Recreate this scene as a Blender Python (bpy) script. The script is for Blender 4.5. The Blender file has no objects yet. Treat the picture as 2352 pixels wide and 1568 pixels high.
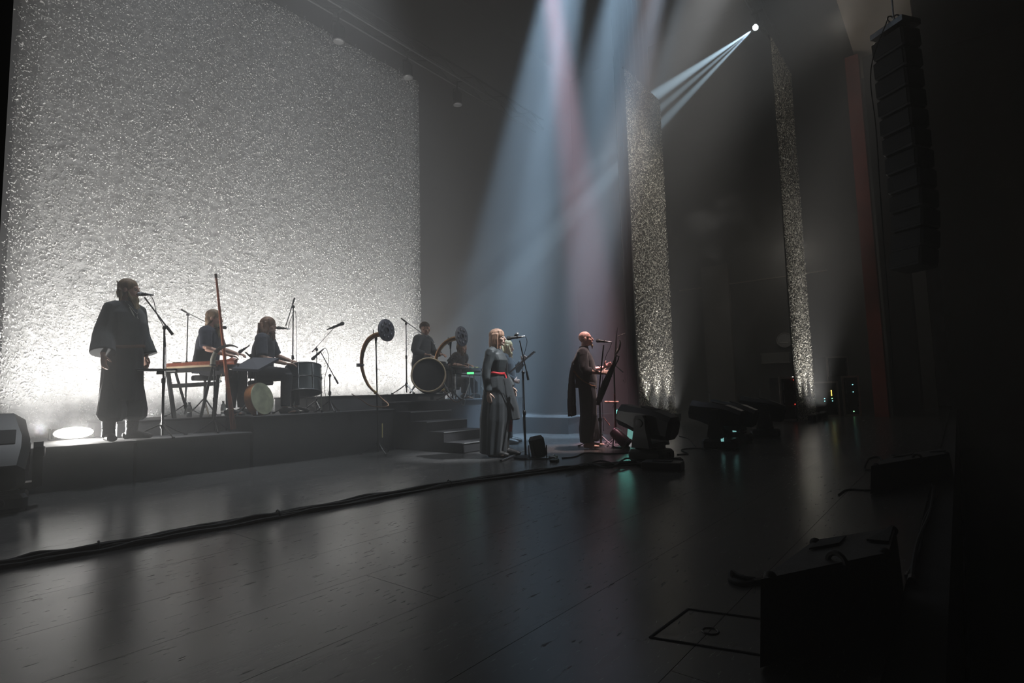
import bpy, bmesh, math, random
import numpy as np
from mathutils import Vector as V, Matrix, Quaternion

scene = bpy.context.scene
C = scene.collection
rnd = random.Random(7)
PI = math.pi

# ---------------------------------------------------------------- camera
cam_d = bpy.data.cameras.new('camera')
cam_d.sensor_width = 36.0
cam_d.lens = 19.24
cam_d.clip_start = 0.02
cam_d.clip_end = 200
cam = bpy.data.objects.new('camera', cam_d)
C.objects.link(cam)
_right, _down, _fwd = V((0.631, -0.776, -0.026)), V((0.053, 0.076, -0.996)), V((0.774, 0.627, 0.089))
_z = (-_fwd).normalized(); _x = (_right - _z * _right.dot(_z)).normalized(); _y = _z.cross(_x)
cam.matrix_world = Matrix(((_x.x, _y.x, _z.x, 0.0), (_x.y, _y.y, _z.y, 0.0), (_x.z, _y.z, _z.z, 0.9), (0, 0, 0, 1)))
scene.camera = cam

# ---------------------------------------------------------------- world and exposure
world = bpy.data.worlds.new('world')
scene.world = world
world.use_nodes = True
world.node_tree.nodes['Background'].inputs[0].default_value = (0.75, 0.85, 1.0, 1)
world.node_tree.nodes['Background'].inputs[1].default_value = 0.0016
vs = scene.view_settings
vs.view_transform = 'Standard'
vs.look = 'None'
vs.gamma = 1.0
vs.exposure = 0.0
vs.use_curve_mapping = False
cy = scene.cycles
cy.use_denoising = True
cy.use_adaptive_sampling = True
cy.adaptive_threshold = 0.05
cy.time_limit = 1100
cy.max_bounces = 5
cy.diffuse_bounces = 2
cy.glossy_bounces = 3
cy.transmission_bounces = 3
cy.volume_bounces = 0
cy.caustics_reflective = False
cy.caustics_refractive = False
cy.sample_clamp_indirect = 4.0
cy.use_light_tree = True

# ---------------------------------------------------------------- stage lighting (rig above the stage)
def spot(name, loc, target, energy, color, angle, blend=0.3, radius=0.05):
    d = bpy.data.lights.new(name, 'SPOT')
    d.energy = energy; d.color = color; d.spot_size = math.radians(angle); d.spot_blend = blend
    d.shadow_soft_size = radius
    o = bpy.data.objects.new(name, d)
    C.objects.link(o)
    o.location = loc
    o.rotation_euler = (V(target) - V(loc)).to_track_quat('-Z', 'Y').to_euler()
    return o

BLUE = (0.50, 0.74, 1.0); PALE = (0.72, 0.87, 1.0); PINK = (1.0, 0.55, 0.66); WARM = (1.0, 0.90, 0.78)
UPW = (1.0, 0.975, 0.945)

# ---- overhead rig lamps
def beam(src, dst, e, col, ang, blend=.6, r=.12): return spot('rig_lamp', src, dst, e, col, ang, blend, r)
# shafts from the flown truss, falling down stage
beam(*[(7.143,5.027,10.119),(7.691,4.584,2.838)], 36000, PINK, 7)
for (a, b), e, ang in (
        ([(8.221,4.428,10.575),(8.21,6.499,1.698)], 30000, 10), ([(8.975,4.228,11.045),(8.982,5.361,2.994)], 18000, 7),
        ([(10.285,3.343,11.493),(9.79,5.957,3.014)], 22000, 8), ([(10.616,2.936,11.479),(10.203,5.32,3.906)], 10000, 4.5),
        ([(8.448,4.876,11.067),(9.372,8.33,1.175)], 34000, 15), ([(9.343,3.774,11.03),(8.145,5.856,1.172)], 16000, 16)):
    beam(a, b, e, BLUE, ang)
# front key lights on the two singers
beam((7.7, .2, 9.4), (5.85, 4.9, 1.15), 11500, (.92, .96, 1.0), 9, .6)
beam((8.6, 2.9, 10.6), (7.32, 4.42, 1.35), 11500, (1, .76, .72), 8, .6)
beam((9.8, -3.0, 9.5), (7.2, 7.8, 1.6), 2600, (1.0, .95, .88), 15, .8, .2)
# soft white wash from the house side over the risers
beam((9.5, -3.5, 9.5), (3.9, 8.0, 1.3), 2700, (.86, .95, 1.0), 24, .9, .3)
# back lights on the rear truss, raking forward through the haze
beam((2.9, 8.8, 12.6), (2.3, 6.3,   .4), 3600, (.88, .94, 1.0), 27, .9, .12)
beam((5.2, 8.8, 12.8), (4.4, 6.2,   .4), 3600, (.88, .94, 1.0), 27, .9, .12)
# front wash on the two hanging strips
beam((10.8, 2.2, 11.8), (13.45, 6.05, 5.0), 2700, (1.0, .95, .88), 40, 1.0, .2)
beam((12.8, -.6, 11.0), (14.55, 2.82, 5.4), 1050, (1.0, .95, .88), 32, 1.0, .2)
# added fill point brightening the wing, stands for no known lamp
wl = bpy.data.lights.new('wing_fill_light', 'POINT'); wl.energy = 34; wl.color = (1.0, .93, .82); wl.shadow_soft_size = .15
wlo = bpy.data.objects.new('wing_fill_light', wl); C.objects.link(wlo); wlo.location = (17.2, 3.35, 4.6)
wl2 = wl.copy(); wl2.energy = 15; wlo2 = bpy.data.objects.new('proscenium_fill_light', wl2); C.objects.link(wlo2); wlo2.location = (12.6, 1.3, 8.2)  # second added fill, lifts the racks, red jamb and soffit

# ---- haze hanging over the stage
wnt = world.node_tree
vsn = wnt.nodes.new('ShaderNodeVolumeScatter'); vsn.inputs['Color'].default_value = (1, 1, 1, 1)
vsn.inputs['Density'].default_value = 0.036; vsn.inputs['Anisotropy'].default_value = 0.2
wnt.links.new(vsn.outputs[0], wnt.nodes['World Output'].inputs['Volume'])

# ---------------------------------------------------------------- helpers
def mat(name, col, rough=0.6, metal=0.0, var=0.0, vscale=8.0, bump=0.0, bscale=60.0, spec=0.5, sheen=0.0, emit=None, estr=0.0, trans=0.0, coat=0.0, stretch=(1, 1, 1), sss=0.0):
    m = bpy.data.materials.new(name); m.use_nodes = True
    nt = m.node_tree; b = nt.nodes['Principled BSDF']
    b.inputs['Base Color'].default_value = (*col, 1)
    b.inputs['Roughness'].default_value = rough
    b.inputs['Metallic'].default_value = metal
    b.inputs['Specular IOR Level'].default_value = spec
    b.inputs['Coat Weight'].default_value = coat
    b.inputs['Transmission Weight'].default_value = trans
    if sss:
        b.inputs['Sheen Weight'].default_value = sss
    if emit:
        b.inputs['Emission Color'].default_value = (*emit, 1); b.inputs['Emission Strength'].default_value = estr
    if var or bump:
        tc = nt.nodes.new('ShaderNodeTexCoord'); mp = nt.nodes.new('ShaderNodeMapping')
        mp.inputs['Scale'].default_value = stretch
        nt.links.new(tc.outputs['Object'], mp.inputs[0])
    if var:
        n = nt.nodes.new('ShaderNodeTexNoise'); n.inputs['Scale'].default_value = vscale; n.inputs['Detail'].default_value = 4
        nt.links.new(mp.outputs[0], n.inputs['Vector'])
        r = nt.nodes.new('ShaderNodeValToRGB')
        r.color_ramp.elements[0].position = 0.3; r.color_ramp.elements[1].position = 0.7
        r.color_ramp.elements[0].color = (*[max(0, c * (1 - var)) for c in col], 1)
        r.color_ramp.elements[1].color = (*[min(1, c * (1 + var)) for c in col], 1)
        nt.links.new(n.outputs['Fac'], r.inputs[0]); nt.links.new(r.outputs[0], b.inputs['Base Color'])
    if bump:
        n2 = nt.nodes.new('ShaderNodeTexNoise'); n2.inputs['Scale'].default_value = bscale; n2.inputs['Detail'].default_value = 3
        nt.links.new(mp.outputs[0], n2.inputs['Vector'])
        bp = nt.nodes.new('ShaderNodeBump'); bp.inputs['Strength'].default_value = bump; bp.inputs['Distance'].default_value = 0.02
        nt.links.new(n2.outputs['Fac'], bp.inputs['Height']); nt.links.new(bp.outputs[0], b.inputs['Normal'])
    return m

def emis(name, col, strength):
    m = bpy.data.materials.new(name); m.use_nodes = True
    nt = m.node_tree; nt.nodes.clear()
    e = nt.nodes.new('ShaderNodeEmission'); e.inputs[0].default_value = (*col, 1); e.inputs[1].default_value = strength
    o = nt.nodes.new('ShaderNodeOutputMaterial'); nt.links.new(e.outputs[0], o.inputs[0])
    return m

def frame(t, hint=None):
    t = V(t).normalized()
    h = V(hint) if hint else (V((0, 0, 1)) if abs(t.z) < 0.9 else V((1, 0, 0)))
    a = (h - t * h.dot(t))
    if a.length < 1e-5:
        h = V((0.3, 1, 0.2)); a = h - t * h.dot(t)
    a.normalize()
    return a, t.cross(a)

class M:
    """collects shapes; obj() links them as one mesh object"""
    def __init__(s, o=(0, 0, 0)):
        s.bm = bmesh.new(); s.o = V(o)
    def ring(s, pts): return [s.bm.verts.new(V(p) - s.o) for p in pts]
    def face(s, vs):
        try: return s.bm.faces.new(vs)
        except ValueError: return None
    def loft(s, rings, cap=True, close=True):
        R_ = [s.ring(r) for r in rings]; n = len(R_[0])
        for a, b in zip(R_, R_[1:]):
            for i in range(n if close else n - 1):
                s.face((a[i], a[(i + 1) % n], b[(i + 1) % n], b[i]))
        if cap and close:
            s.face(list(reversed(R_[0]))); s.face(R_[-1])
        return s
    def tube(s, pts, rad, seg=8, hint=None, ry=None, rip=None, cap=True):
        """tube through pts; rad (along hint) and ry (across) numbers or lists; rip = (amp list, lobes)"""
        pts = [V(p) for p in pts]; n = len(pts)
        rad = rad if isinstance(rad, (list, tuple)) else [rad] * n
        ry = rad if ry is None else (ry if isinstance(ry, (list, tuple)) else [ry] * n)
        T = []
        for i in range(n):
            a = pts[max(0, i - 1)]; b = pts[min(n - 1, i + 1)]
            d = b - a
            T.append(d.normalized() if d.length > 1e-6 else V((0, 0, 1)))
        A, Bv = frame(T[0], hint); rings = []
        for i in range(n):
            if hint: A, Bv = frame(T[i], hint)
            else:
                A = (A - T[i] * A.dot(T[i])).normalized(); Bv = T[i].cross(A)
            rg = []
            for k in range(seg):
                th = 2 * PI * k / seg
                f = 1 + (rip[0][i] * math.sin(rip[1] * th + 0.6 * i * 0.3) if rip else 0)
                rg.append(pts[i] + A * (rad[i] * math.cos(th) * f) + Bv * (ry[i] * math.sin(th) * f))
            rings.append(rg)
        return s.loft(rings, cap)
    def box(s, c, size, q=None, bev=0.0, taper=1.0):
        c = V(c); hx, hy, hz = [v / 2 for v in size]; q = q or Quaternion()
        def rect(z, k, ins):
            x, y = hx * k - ins, hy * k - ins
            return [c + q @ V(p) for p in ((-x, -y, z), (x, -y, z), (x, y, z), (-x, y, z))]
        if bev:
            b = min(bev, hx * .9, hy * .9, hz * .9)
            def oct_(z, k, ins):
                x, y = hx * k - ins, hy * k - ins; e = b
                return [c + q @ V(p) for p in ((-x + e, -y, z), (x - e, -y, z), (x, -y + e, z), (x, y - e, z), (x - e, y, z), (-x + e, y, z), (-x, y - e, z), (-x, -y + e, z))]
            return s.loft([oct_(-hz, 1, b * .7), oct_(-hz + b, 1, 0), oct_(hz - b, taper, 0), oct_(hz, taper, b * .7)])
        return s.loft([rect(-hz, 1, 0), rect(hz, taper, 0)])
    def cyl(s, a, b, r, seg=16, r2=None): return s.tube([a, b], [r, r if r2 is None else r2], seg)
    def ell(s, c, r, q=None, seg=14, rings=8):
        c = V(c); q = q or Quaternion(); r = (r, r, r) if isinstance(r, (int, float)) else r
        Rg = []
        for i in range(rings + 1):
            ph = -PI / 2 + PI * i / rings
            k = max(math.cos(ph), 0.02)
            Rg.append([c + q @ V((r[0] * k * math.cos(2 * PI * j / seg), r[1] * k * math.sin(2 * PI * j / seg), r[2] * math.sin(ph))) for j in range(seg)])
        return s.loft(Rg)
    def lathe(s, prof, a=(0, 0, 0), axis=(0, 0, 1), seg=24, hint=None, cap=True):
        a = V(a); t = V(axis).normalized(); A, Bv = frame(t, hint)
        return s.loft([[a + t * z + A * (r * math.cos(2 * PI * k / seg)) + Bv * (r * math.sin(2 * PI * k / seg)) for k in range(seg)] for r, z in prof], cap)
    def prism(s, pts, d):
        d = V(d); return s.loft([[V(p) for p in pts], [V(p) + d for p in pts]])
    def torus(s, c, axis, R_, r, seg=24, sub=6, a0=0.0, a1=2 * PI, hint=None):
        A, Bv = frame(axis, hint); c = V(c); full = abs(a1 - a0 - 2 * PI) < 1e-4
        n = seg if full else seg + 1
        rings = []
        for i in range(n):
            th = a0 + (a1 - a0) * i / seg; d = A * math.cos(th) + Bv * math.sin(th)
            rings.append([c + d * (R_ + r * math.cos(2 * PI * k / sub)) + V(axis).normalized() * (r * math.sin(2 * PI * k / sub)) for k in range(sub)])
        if full: rings.append(rings[0])
        return s.loft(rings, not full)
    def mesh(s, name, smooth=True, angle=40):
        bmesh.ops.remove_doubles(s.bm, verts=s.bm.verts, dist=1e-6)
        bmesh.ops.recalc_face_normals(s.bm, faces=s.bm.faces)
        me = bpy.data.meshes.new(name); s.bm.to_mesh(me); s.bm.free()
        if smooth:
            me.polygons.foreach_set('use_smooth', [True] * len(me.polygons))
            me.set_sharp_from_angle(angle=math.radians(angle))
        return me
    def obj(s, name, m, parent=None, smooth=True, angle=40, label=None):
        return link(name, s.mesh(name, smooth, angle), m, parent, label)
    def remesh(s, name, m, parent=None, voxel=0.008, smooth=2, label=None):
        me = s.mesh(name + '_raw', False)
        o = bpy.data.objects.new('raw', me); C.objects.link(o)
        md = o.modifiers.new('r', 'REMESH'); md.mode = 'VOXEL'; md.voxel_size = voxel; md.use_smooth_shade = True
        if smooth:
            sm = o.modifiers.new('s', 'SMOOTH'); sm.iterations = smooth; sm.factor = 0.5
        dg = bpy.context.evaluated_depsgraph_get(); dg.update()
        me2 = bpy.data.meshes.new_from_object(o.evaluated_get(dg))
        bpy.data.objects.remove(o); bpy.data.meshes.remove(me)
        me2.polygons.foreach_set('use_smooth', [True] * len(me2.polygons))
        me2.name = name
        return link(name, me2, m, parent, label)

def link(name, me, m, parent=None, label=None):
    o = bpy.data.objects.new(name, me); C.objects.link(o)
    if m is not None and not me.materials: me.materials.append(m)
    if parent is not None: o.parent = parent
    if label: o['label'] = label
    return o

def tag(o, label, cat=None, group=None, kind=None):
    o['label'] = label
    if cat: o['category'] = cat
    if group: o['group'] = group
    if kind: o['kind'] = kind
    return o

def thing(name, label, cat, loc=(0, 0, 0), rz=0.0, group=None):
    o = bpy.data.objects.new(name, None); C.objects.link(o)
    o.empty_display_size = 0.1; o.location = loc; o.rotation_euler = (0, 0, rz)
    return tag(o, label, cat, group)

def struct(o, label=None):
    o['kind'] = 'structure'
    if label: o['label'] = label
    return o

def dup(root, loc, rz, label, group=None):
    r = root.copy(); C.objects.link(r); r.location = loc; r.rotation_euler = (0, 0, rz); r['label'] = label
    if group: r['group'] = group
    for ch in root.children:
        c = ch.copy(); C.objects.link(c); c.parent = r
        for g in ch.children:
            d = g.copy(); C.objects.link(d); d.parent = c
    return r

def catmull(pts, n=8):
    P = [V(p) for p in pts]; P = [P[0] * 2 - P[1]] + P + [P[-1] * 2 - P[-2]]; out = []
    for i in range(1, len(P) - 2):
        for k in range(n):
            t = k / n
            out.append(0.5 * ((2 * P[i]) + (P[i + 1] - P[i - 1]) * t + (2 * P[i - 1] - 5 * P[i] + 4 * P[i + 1] - P[i + 2]) * t * t + (3 * P[i] - P[i - 1] - 3 * P[i + 1] + P[i + 2]) * t ** 3))
    out.append(P[-2]); return out

def qz(a): return Quaternion((0, 0, 1), a)
def qto(d, up=(0, 0, 1)): return V(d).to_track_quat('X', 'Z')

# ---------------------------------------------------------------- materials
BLACK = mat('black_painted_metal', (0.012, 0.012, 0.013), 0.45, 0.0, var=0.3, vscale=20)
BLACKM = mat('black_matte', (0.010, 0.010, 0.011), 0.8, var=0.3, vscale=15)
PLASTIC = mat('black_plastic', (0.008, 0.008, 0.009), 0.45, var=0.2, vscale=30)
CHROME = mat('chrome', (0.62, 0.62, 0.62), 0.22, 1.0, var=0.1, vscale=12)
STEEL = mat('brushed_steel', (0.36, 0.36, 0.37), 0.35, 1.0, var=0.15, vscale=25)
RUBBER = mat('rubber', (0.008, 0.008, 0.008), 0.75, var=0.2)
SKIRT = mat('black_skirt_cloth', (0.020, 0.020, 0.023), 0.9, var=0.25, vscale=5, bump=0.15, bscale=40)
CARPET = mat('riser_black_carpet', (0.045, 0.045, 0.047), 0.85, var=0.3, vscale=12, bump=0.2, bscale=150)
RISERF = mat('riser_grey_fascia', (0.085, 0.085, 0.088), 0.75, var=0.2, vscale=4)

# ================================================================ THE SETTING
# ---- floor: glossy black hardboard sheets laid on a dark slab
def floor_mat():
    m = bpy.data.materials.new('black_gloss_stage_floor'); m.use_nodes = True
    nt = m.node_tree; b = nt.nodes['Principled BSDF']; N = nt.nodes.new; Lk = nt.links.new
    g = N('ShaderNodeNewGeometry'); mp = N('ShaderNodeMapping'); mp.inputs['Scale'].default_value = (1.0, 3.2, 1.0)
    Lk(g.outputs['Position'], mp.inputs[0])
    n1 = N('ShaderNodeTexNoise'); n1.inputs['Scale'].default_value = 1.1; n1.inputs['Detail'].default_value = 5
    Lk(mp.outputs[0], n1.inputs['Vector'])
    r1 = N('ShaderNodeValToRGB'); r1.color_ramp.elements[0].color = (0.042, 0.042, 0.043, 1); r1.color_ramp.elements[1].color = (0.082, 0.081, 0.079, 1)
    Lk(n1.outputs['Fac'], r1.inputs[0])
    # scuffs: short dark dashes running along the stage
    mp2 = N('ShaderNodeMapping'); mp2.inputs['Scale'].default_value = (5.0, 26.0, 1.0); mp2.inputs['Rotation'].default_value = (0, 0, 0.12)
    Lk(g.outputs['Position'], mp2.inputs[0])
    n2 = N('ShaderNodeTexNoise'); n2.inputs['Scale'].default_value = 1.7; n2.inputs['Detail'].default_value = 6; n2.inputs['Roughness'].default_value = 0.65
    Lk(mp2.outputs[0], n2.inputs['Vector'])
    r2 = N('ShaderNodeValToRGB'); r2.color_ramp.elements[0].position = 0.335; r2.color_ramp.elements[1].position = 0.375
    Lk(n2.outputs['Fac'], r2.inputs[0])
    mx = N('ShaderNodeMix'); mx.data_type = 'RGBA'; mx.blend_type = 'MIX'
    Lk(r2.outputs[0], mx.inputs[0]); mx.inputs[6].default_value = (0.008, 0.008, 0.008, 1); Lk(r1.outputs[0], mx.inputs[7])
    Lk(mx.outputs[2], b.inputs['Base Color'])
    mr = N('ShaderNodeMapRange'); mr.inputs[3].default_value = 0.17; mr.inputs[4].default_value = 0.31
    Lk(n1.outputs['Fac'], mr.inputs[0])
    inv = N('ShaderNodeMath'); inv.operation = 'MULTIPLY_ADD'; inv.inputs[1].default_value = -0.35; inv.inputs[2].default_value = 0.35
    Lk(r2.outputs[0], inv.inputs[0]); ad = N('ShaderNodeMath'); ad.operation = 'ADD'
    Lk(mr.outputs[0], ad.inputs[0]); Lk(inv.outputs[0], ad.inputs[1]); Lk(ad.outputs[0], b.inputs['Roughness'])
    bp = N('ShaderNodeBump'); bp.inputs['Strength'].default_value = 0.06; bp.inputs['Distance'].default_value = 0.003
    Lk(n2.outputs['Fac'], bp.inputs['Height']); Lk(bp.outputs[0], b.inputs['Normal'])
    b.inputs['Specular IOR Level'].default_value = 0.65
    return m
FLOORM = floor_mat()
fl = struct(M((0, 0, 0)).box((8.5, 6.4, -0.42), (26, 12.6, 0.80)).obj('floor', BLACKM, None, False), 'glossy black stage floor of hardboard sheets')
bw, bl = 0.53, 7.32
cache = {}
for j in range(14):
    y0 = 0.25 + j * bw
    x0 = -5.6 - (j % 3) * 1.9
    for i in range(4):
        key = 'b'
        if key not in cache:
            cache[key] = M().box((0, 0, -0.010), (bl - 0.0016, bw - 0.0016, 0.020), bev=0.0007).mesh('floor_board', False)
        o = link('floor_board', cache[key], FLOORM, fl)
        o.location = (x0 + bl * (i + 0.5), y0 + bw / 2, 0)
fb = M().box((8.5, 10.0, -0.010), (26, 4.76, 0.020)).obj('floor_sheet', FLOORM, fl, False)
# trap hatch in the boards near the front edge
hA, hB, hC = V((1.897,0.933,0.0)), V((2.221,0.918,0.0)), V((1.991,0.576,0.0)); hD = hB + hC - hA
for a_, b_ in ((hA, hB), (hA, hC), (hB, hD), (hC, hD)):
    M().tube([V((a_.x, a_.y, .0015)), V((b_.x, b_.y, .0015))], .0035, 6, hint=(0, 0, 1), ry=.005).obj('hatch_seam', RUBBER, fl)
hc_ = hA.lerp(hD, .42)
M().torus((hc_.x, hc_.y, 0.001), (0, 0, 1), 0.028, 0.004).obj('hatch_ring', BLACK, fl)

WALLM = mat('wall_dark_plaster', (0.060, 0.056, 0.050), 0.9, var=0.25, vscale=1.5, bump=0.1, bscale=20)
DRAPE = mat('black_stage_drape', (0.010, 0.010, 0.011), 0.95, var=0.3, vscale=3)
struct(M().box((8.5, 12.6, 6.9), (26, 0.2, 15.4)).obj('wall_back', DRAPE, None, False))
struct(M().box((20.1, 6.5, 6.9), (0.2, 12.0, 15.4)).obj('wall_right', WALLM, None, False))
struct(M().box((8.5, 6.4, 14.7), (26, 12.6, 0.2)).obj('ceiling', BLACKM, None, False))
# the wall column and door panel behind the wing
struct(M().box((19.9, 6.55, 2.6), (0.2, 0.95, 5.2)).obj('trim_1', mat('wall_pale_column', (0.17, 0.155, 0.135), 0.85, var=0.2, vscale=2), None, False))
# auditorium side: low house floor, side wall
struct(M().box((8.5, -4.2, -1.3), (40, 8.6, 0.2)).obj('floor_house', BLACKM, None, False))
HOUSE = mat('house_wall_brown', (0.055, 0.040, 0.028), 0.9, var=0.3, vscale=1.0)
struct(M().box((22.0, -3.3, 5.0), (0.3, 7.0, 13.0)).obj('wall_house', HOUSE, None, False))
# proscenium: far jamb with its red edge, header soffit
REDM = mat('proscenium_dull_red', (0.26, 0.062, 0.045), 0.75, var=0.3, vscale=1.2)
struct(M().box((17.55, 1.05, 5.2), (1.1, 0.6, 10.4)).obj('trim_2', mat('proscenium_black', (0.014, 0.012, 0.012), 0.9), None, False))
struct(M().box((16.72, 1.55, 4.75), (0.42, 0.30, 9.5)).obj('trim_3', REDM, None, False))
SOFF = mat('soffit_plaster', (0.20, 0.165, 0.125), 0.9, var=0.2, vscale=1)
struct(M().prism([(9.5, 1.5, 9.6), (18.2, 1.5, 9.6), (18.2, 1.5, 12), (9.5, 1.5, 12)], (0, -1.3, 0)).obj('trim_4', SOFF, None, False))

# ---- risers
XL, XR = -1.6, 5.8
def riser(name, x0, x1, y0, y1, z0, z1, label, topm=CARPET, front=SKIRT):
    t = thing(name, label, 'riser', ((x0 + x1) / 2, (y0 + y1) / 2, z0))
    o = t.location
    M(o).box(((x0 + x1) / 2, (y0 + y1) / 2, (z0 + z1 - .03) / 2), (x1 - x0 - .03, y1 - y0 - .03, z1 - z0 - .03)).obj('skirt', front, t, False)
    M(o).box(((x0 + x1) / 2, (y0 + y1) / 2, z1 - .015), (x1 - x0, y1 - y0, .03), bev=.006).obj('deck', topm, t, False)
    M(o).box(((x0 + x1) / 2, y0 - .004, z1 - .018), (x1 - x0, .012, .024)).obj('edge_trim', BLACK, t, False)
    return t
riser('stage_riser', 2.15, 3.45, 7.2, 7.92, 0, 0.45, 'low black front riser step under the bearded singer')
riser('stage_riser', XL, 2.147, 7.2, 9.1, 0, 0.45, 'wide low black riser carrying the glaring flood lamp')
riser('stage_riser', 2.15, 3.45, 7.92, 9.15, 0, 0.65, 'grey fronted riser under the zither player, behind the bearded singer', front=RISERF)
riser('stage_riser', 3.46, 5.78, 7.2, 9.15, 0, 0.65, 'black skirted riser under the hand drummer with the frame drum')
riser('stage_riser', 4.75, 5.79, 7.5, 9.15, 0.652, 0.885, 'grey fabric fronted platform behind the first curved horn', front=RISERF)
riser('stage_riser', 5.8, 7.25, 7.5, 9.15, 0.762, 0.885, 'thin top platform under the big bass drum', front=RISERF)
riser('stage_riser', 5.8, 9.2, 7.2, 9.15, 0, 0.76, 'tall black riser at the top of the steps')
riser('stage_riser', 9.25, 11.2, 6.1, 9.0, 0, 0.33, 'low black riser behind the bald musician')
# steps in front of the tall riser
ST = thing('stage_stairs', 'black stage steps with pale edge strips behind the woman', 'stairs', (6.25, 6.4, 0))
NOSE = mat('pale_edge_strip', (0.42, 0.43, 0.43), 0.5, 0.6)
for k in range(4):
    z1 = 0.15 * (k + 1); y0 = 5.69 + 0.375 * k
    s_ = M(ST.location).box((6.25, (y0 + 7.2) / 2, z1 / 2 + .006), (.9, 7.2 - y0 - .004, z1 - .012 if k == 0 else .138)).obj('step', SKIRT, ST, False) if k == 0 else M(ST.location).box((6.25, (y0 + 7.2) / 2, z1 - .075), (.9, 7.2 - y0 - .004, .150)).obj('step', SKIRT, ST, False)
    M(s_.parent.location).box((6.25, y0 - .003, z1 - .006), (.9, .014, .012)).obj('nosing', NOSE, s_, False)

# ---- backdrop and the two hanging side strips: cloth covered with curled flakes
FLAKE = mat('pale_curled_flakes', (0.52, 0.515, 0.50), 0.65, var=0.25, vscale=3)
CLOTH = mat('backdrop_cloth', (0.34, 0.34, 0.335), 0.9, var=0.35, vscale=9, bump=0.3, bscale=30)
def flake_arrays(n, x0, x1, z0, z1, y, seed, smin, smax, edge=0.0):
    rs = np.random.RandomState(seed); S = 5
    cx = rs.uniform(x0, x1, n); cz = rs.uniform(z0, z1, n)
    if edge:
        cx = np.where(rs.rand(n) < .006, x0 - np.abs(rs.normal(0, edge, n)), cx)
    size = rs.uniform(smin, smax, n) * np.where(rs.rand(n) < .07, 1.55, 1)
    roll = rs.uniform(0, 2 * np.pi, n); tilt = rs.uniform(-.9, .9, n); arc = rs.uniform(1.3, 3.4, n)
    wid = size * rs.uniform(.16, .36, n); rad = size / arc
    a = np.linspace(-.5, .5, S)[None, :] * arc[:, None]
    u = rad[:, None] * np.sin(a); h = rad[:, None] * (np.cos(a) - np.cos(arc / 2)[:, None])
    tp = (1 - (np.abs(np.linspace(-1, 1, S)) ** 2) * .75)[None, :]
    verts = np.zeros((n, S, 2, 3))
    cr, sr = np.cos(roll)[:, None], np.sin(roll)[:, None]
    for k, sg in enumerate((-1, 1)):
        w = sg * wid[:, None] * tp * .5
        hh = h + w * np.sin(tilt)[:, None] + .004
        ww = w * np.cos(tilt)[:, None] + h * .45
        verts[:, :, k, 0] = cx[:, None] + cr * u - sr * ww
        verts[:, :, k, 2] = cz[:, None] + sr * u + cr * ww
        verts[:, :, k, 1] = y - hh
    return verts.reshape(-1, 3), S
def flakes_mesh(name, args):
    v, S = flake_arrays(*args); n = args[0]
    base = (np.arange(n) * S * 2)[:, None, None]; q0 = np.arange(S - 1)[None, :, None] * 2
    f = (base + q0 + np.array([0, 2, 3, 1])[None, None, :]).reshape(-1)
    me = bpy.data.meshes.new(name); nf = n * (S - 1)
    me.vertices.add(len(v)); me.vertices.foreach_set('co', v.reshape(-1))
    me.loops.add(nf * 4); me.loops.foreach_set('vertex_index', f)
    me.polygons.add(nf); me.polygons.foreach_set('loop_start', np.arange(nf) * 4); me.polygons.foreach_set('loop_total', np.full(nf, 4))
    me.update(); me.polygons.foreach_set('use_smooth', [True] * nf)
    return me
FLAKE2 = mat('strip_flakes_beige', (0.82, 0.78, 0.68), 0.55, var=0.22, vscale=3)
CLOTH2 = mat('strip_cloth_dark', (0.085, 0.082, 0.070), 0.9, var=0.4, vscale=12)
def hung_sheet(name, label, x0, x1, y, z0, z1, n, seed, smin, smax, big=0, edge=0.0, cm=None):
    t = thing(name, label, 'backdrop', ((x0 + x1) / 2, y, z0))
    o = t.location; m = M(o); nx, nz = 24, 30
    g = [[V((x0 + (x1 - x0) * i / nx, y + .012 * math.sin(i * 1.3 + .2 * j) + .012, z0 + (z1 - z0) * j / nz)) for i in range(nx + 1)] for j in range(nz + 1)]
    vv = [m.ring(r) for r in g]
    for j in range(nz):
        for i in range(nx): m.face((vv[j][i], vv[j][i + 1], vv[j + 1][i + 1], vv[j + 1][i]))
    sh = m.obj('cloth', cm or CLOTH, t)
    so = sh.modifiers.new('thick', 'SOLIDIFY'); so.thickness = .008
    me = flakes_mesh('flake_layer', (n, x0, x1, z0, z1, y, seed, smin, smax, edge))
    me.transform(Matrix.Translation(-V(o)))
    fo = link('flake_layer', me, FLAKE2 if cm else FLAKE, t); fo['kind'] = 'stuff'
    M(o).cyl((x0, y + .03, z1 + .02), (x1, y + .03, z1 + .02), .025, 10).obj('hanging_pipe', BLACK, t)
    # rope ties along the top hem
    k = max(3, int((x1 - x0) / .42))
    tie = M().tube([(0, -.015, -.05), (.01, -.03, .0), (0, 0, .05), (.03, 0, .10)], .006, 5).mesh('tie')
    for i in range(k):
        q_ = link('tie', tie, NOSE, t); q_.location = V((x0 + (i + .5) * (x1 - x0) / k, y, z1)) - V(o)
    if big:
        protos = []
        for s_ in range(5):
            mm = flakes_mesh('flake', (1, 0, 0, 0, 0, 0, 100 + s_, .055, .070)); mm.materials.append(FLAKE); protos.append(mm)
        rs = random.Random(seed)
        for i in range(big):
            f = link('flake', protos[i % 5], None, t)
            f.location = V((x0 + (x1 - x0) * rs.random() ** 1.7 * .9 + .03, y - .01, z0 + .6 + (z1 - z0 - 1.5) * rs.random())) - V(o)
            f.rotation_euler = (0, rs.uniform(-3, 3), 0)
    return t
hung_sheet('stage_backdrop', 'huge pale flake-covered backdrop rising behind the seated musicians', 1.45, 9.3, 10.5, 0.05, 9.1, 90000, 3, .021, .047, big=260, edge=.03)
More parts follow.
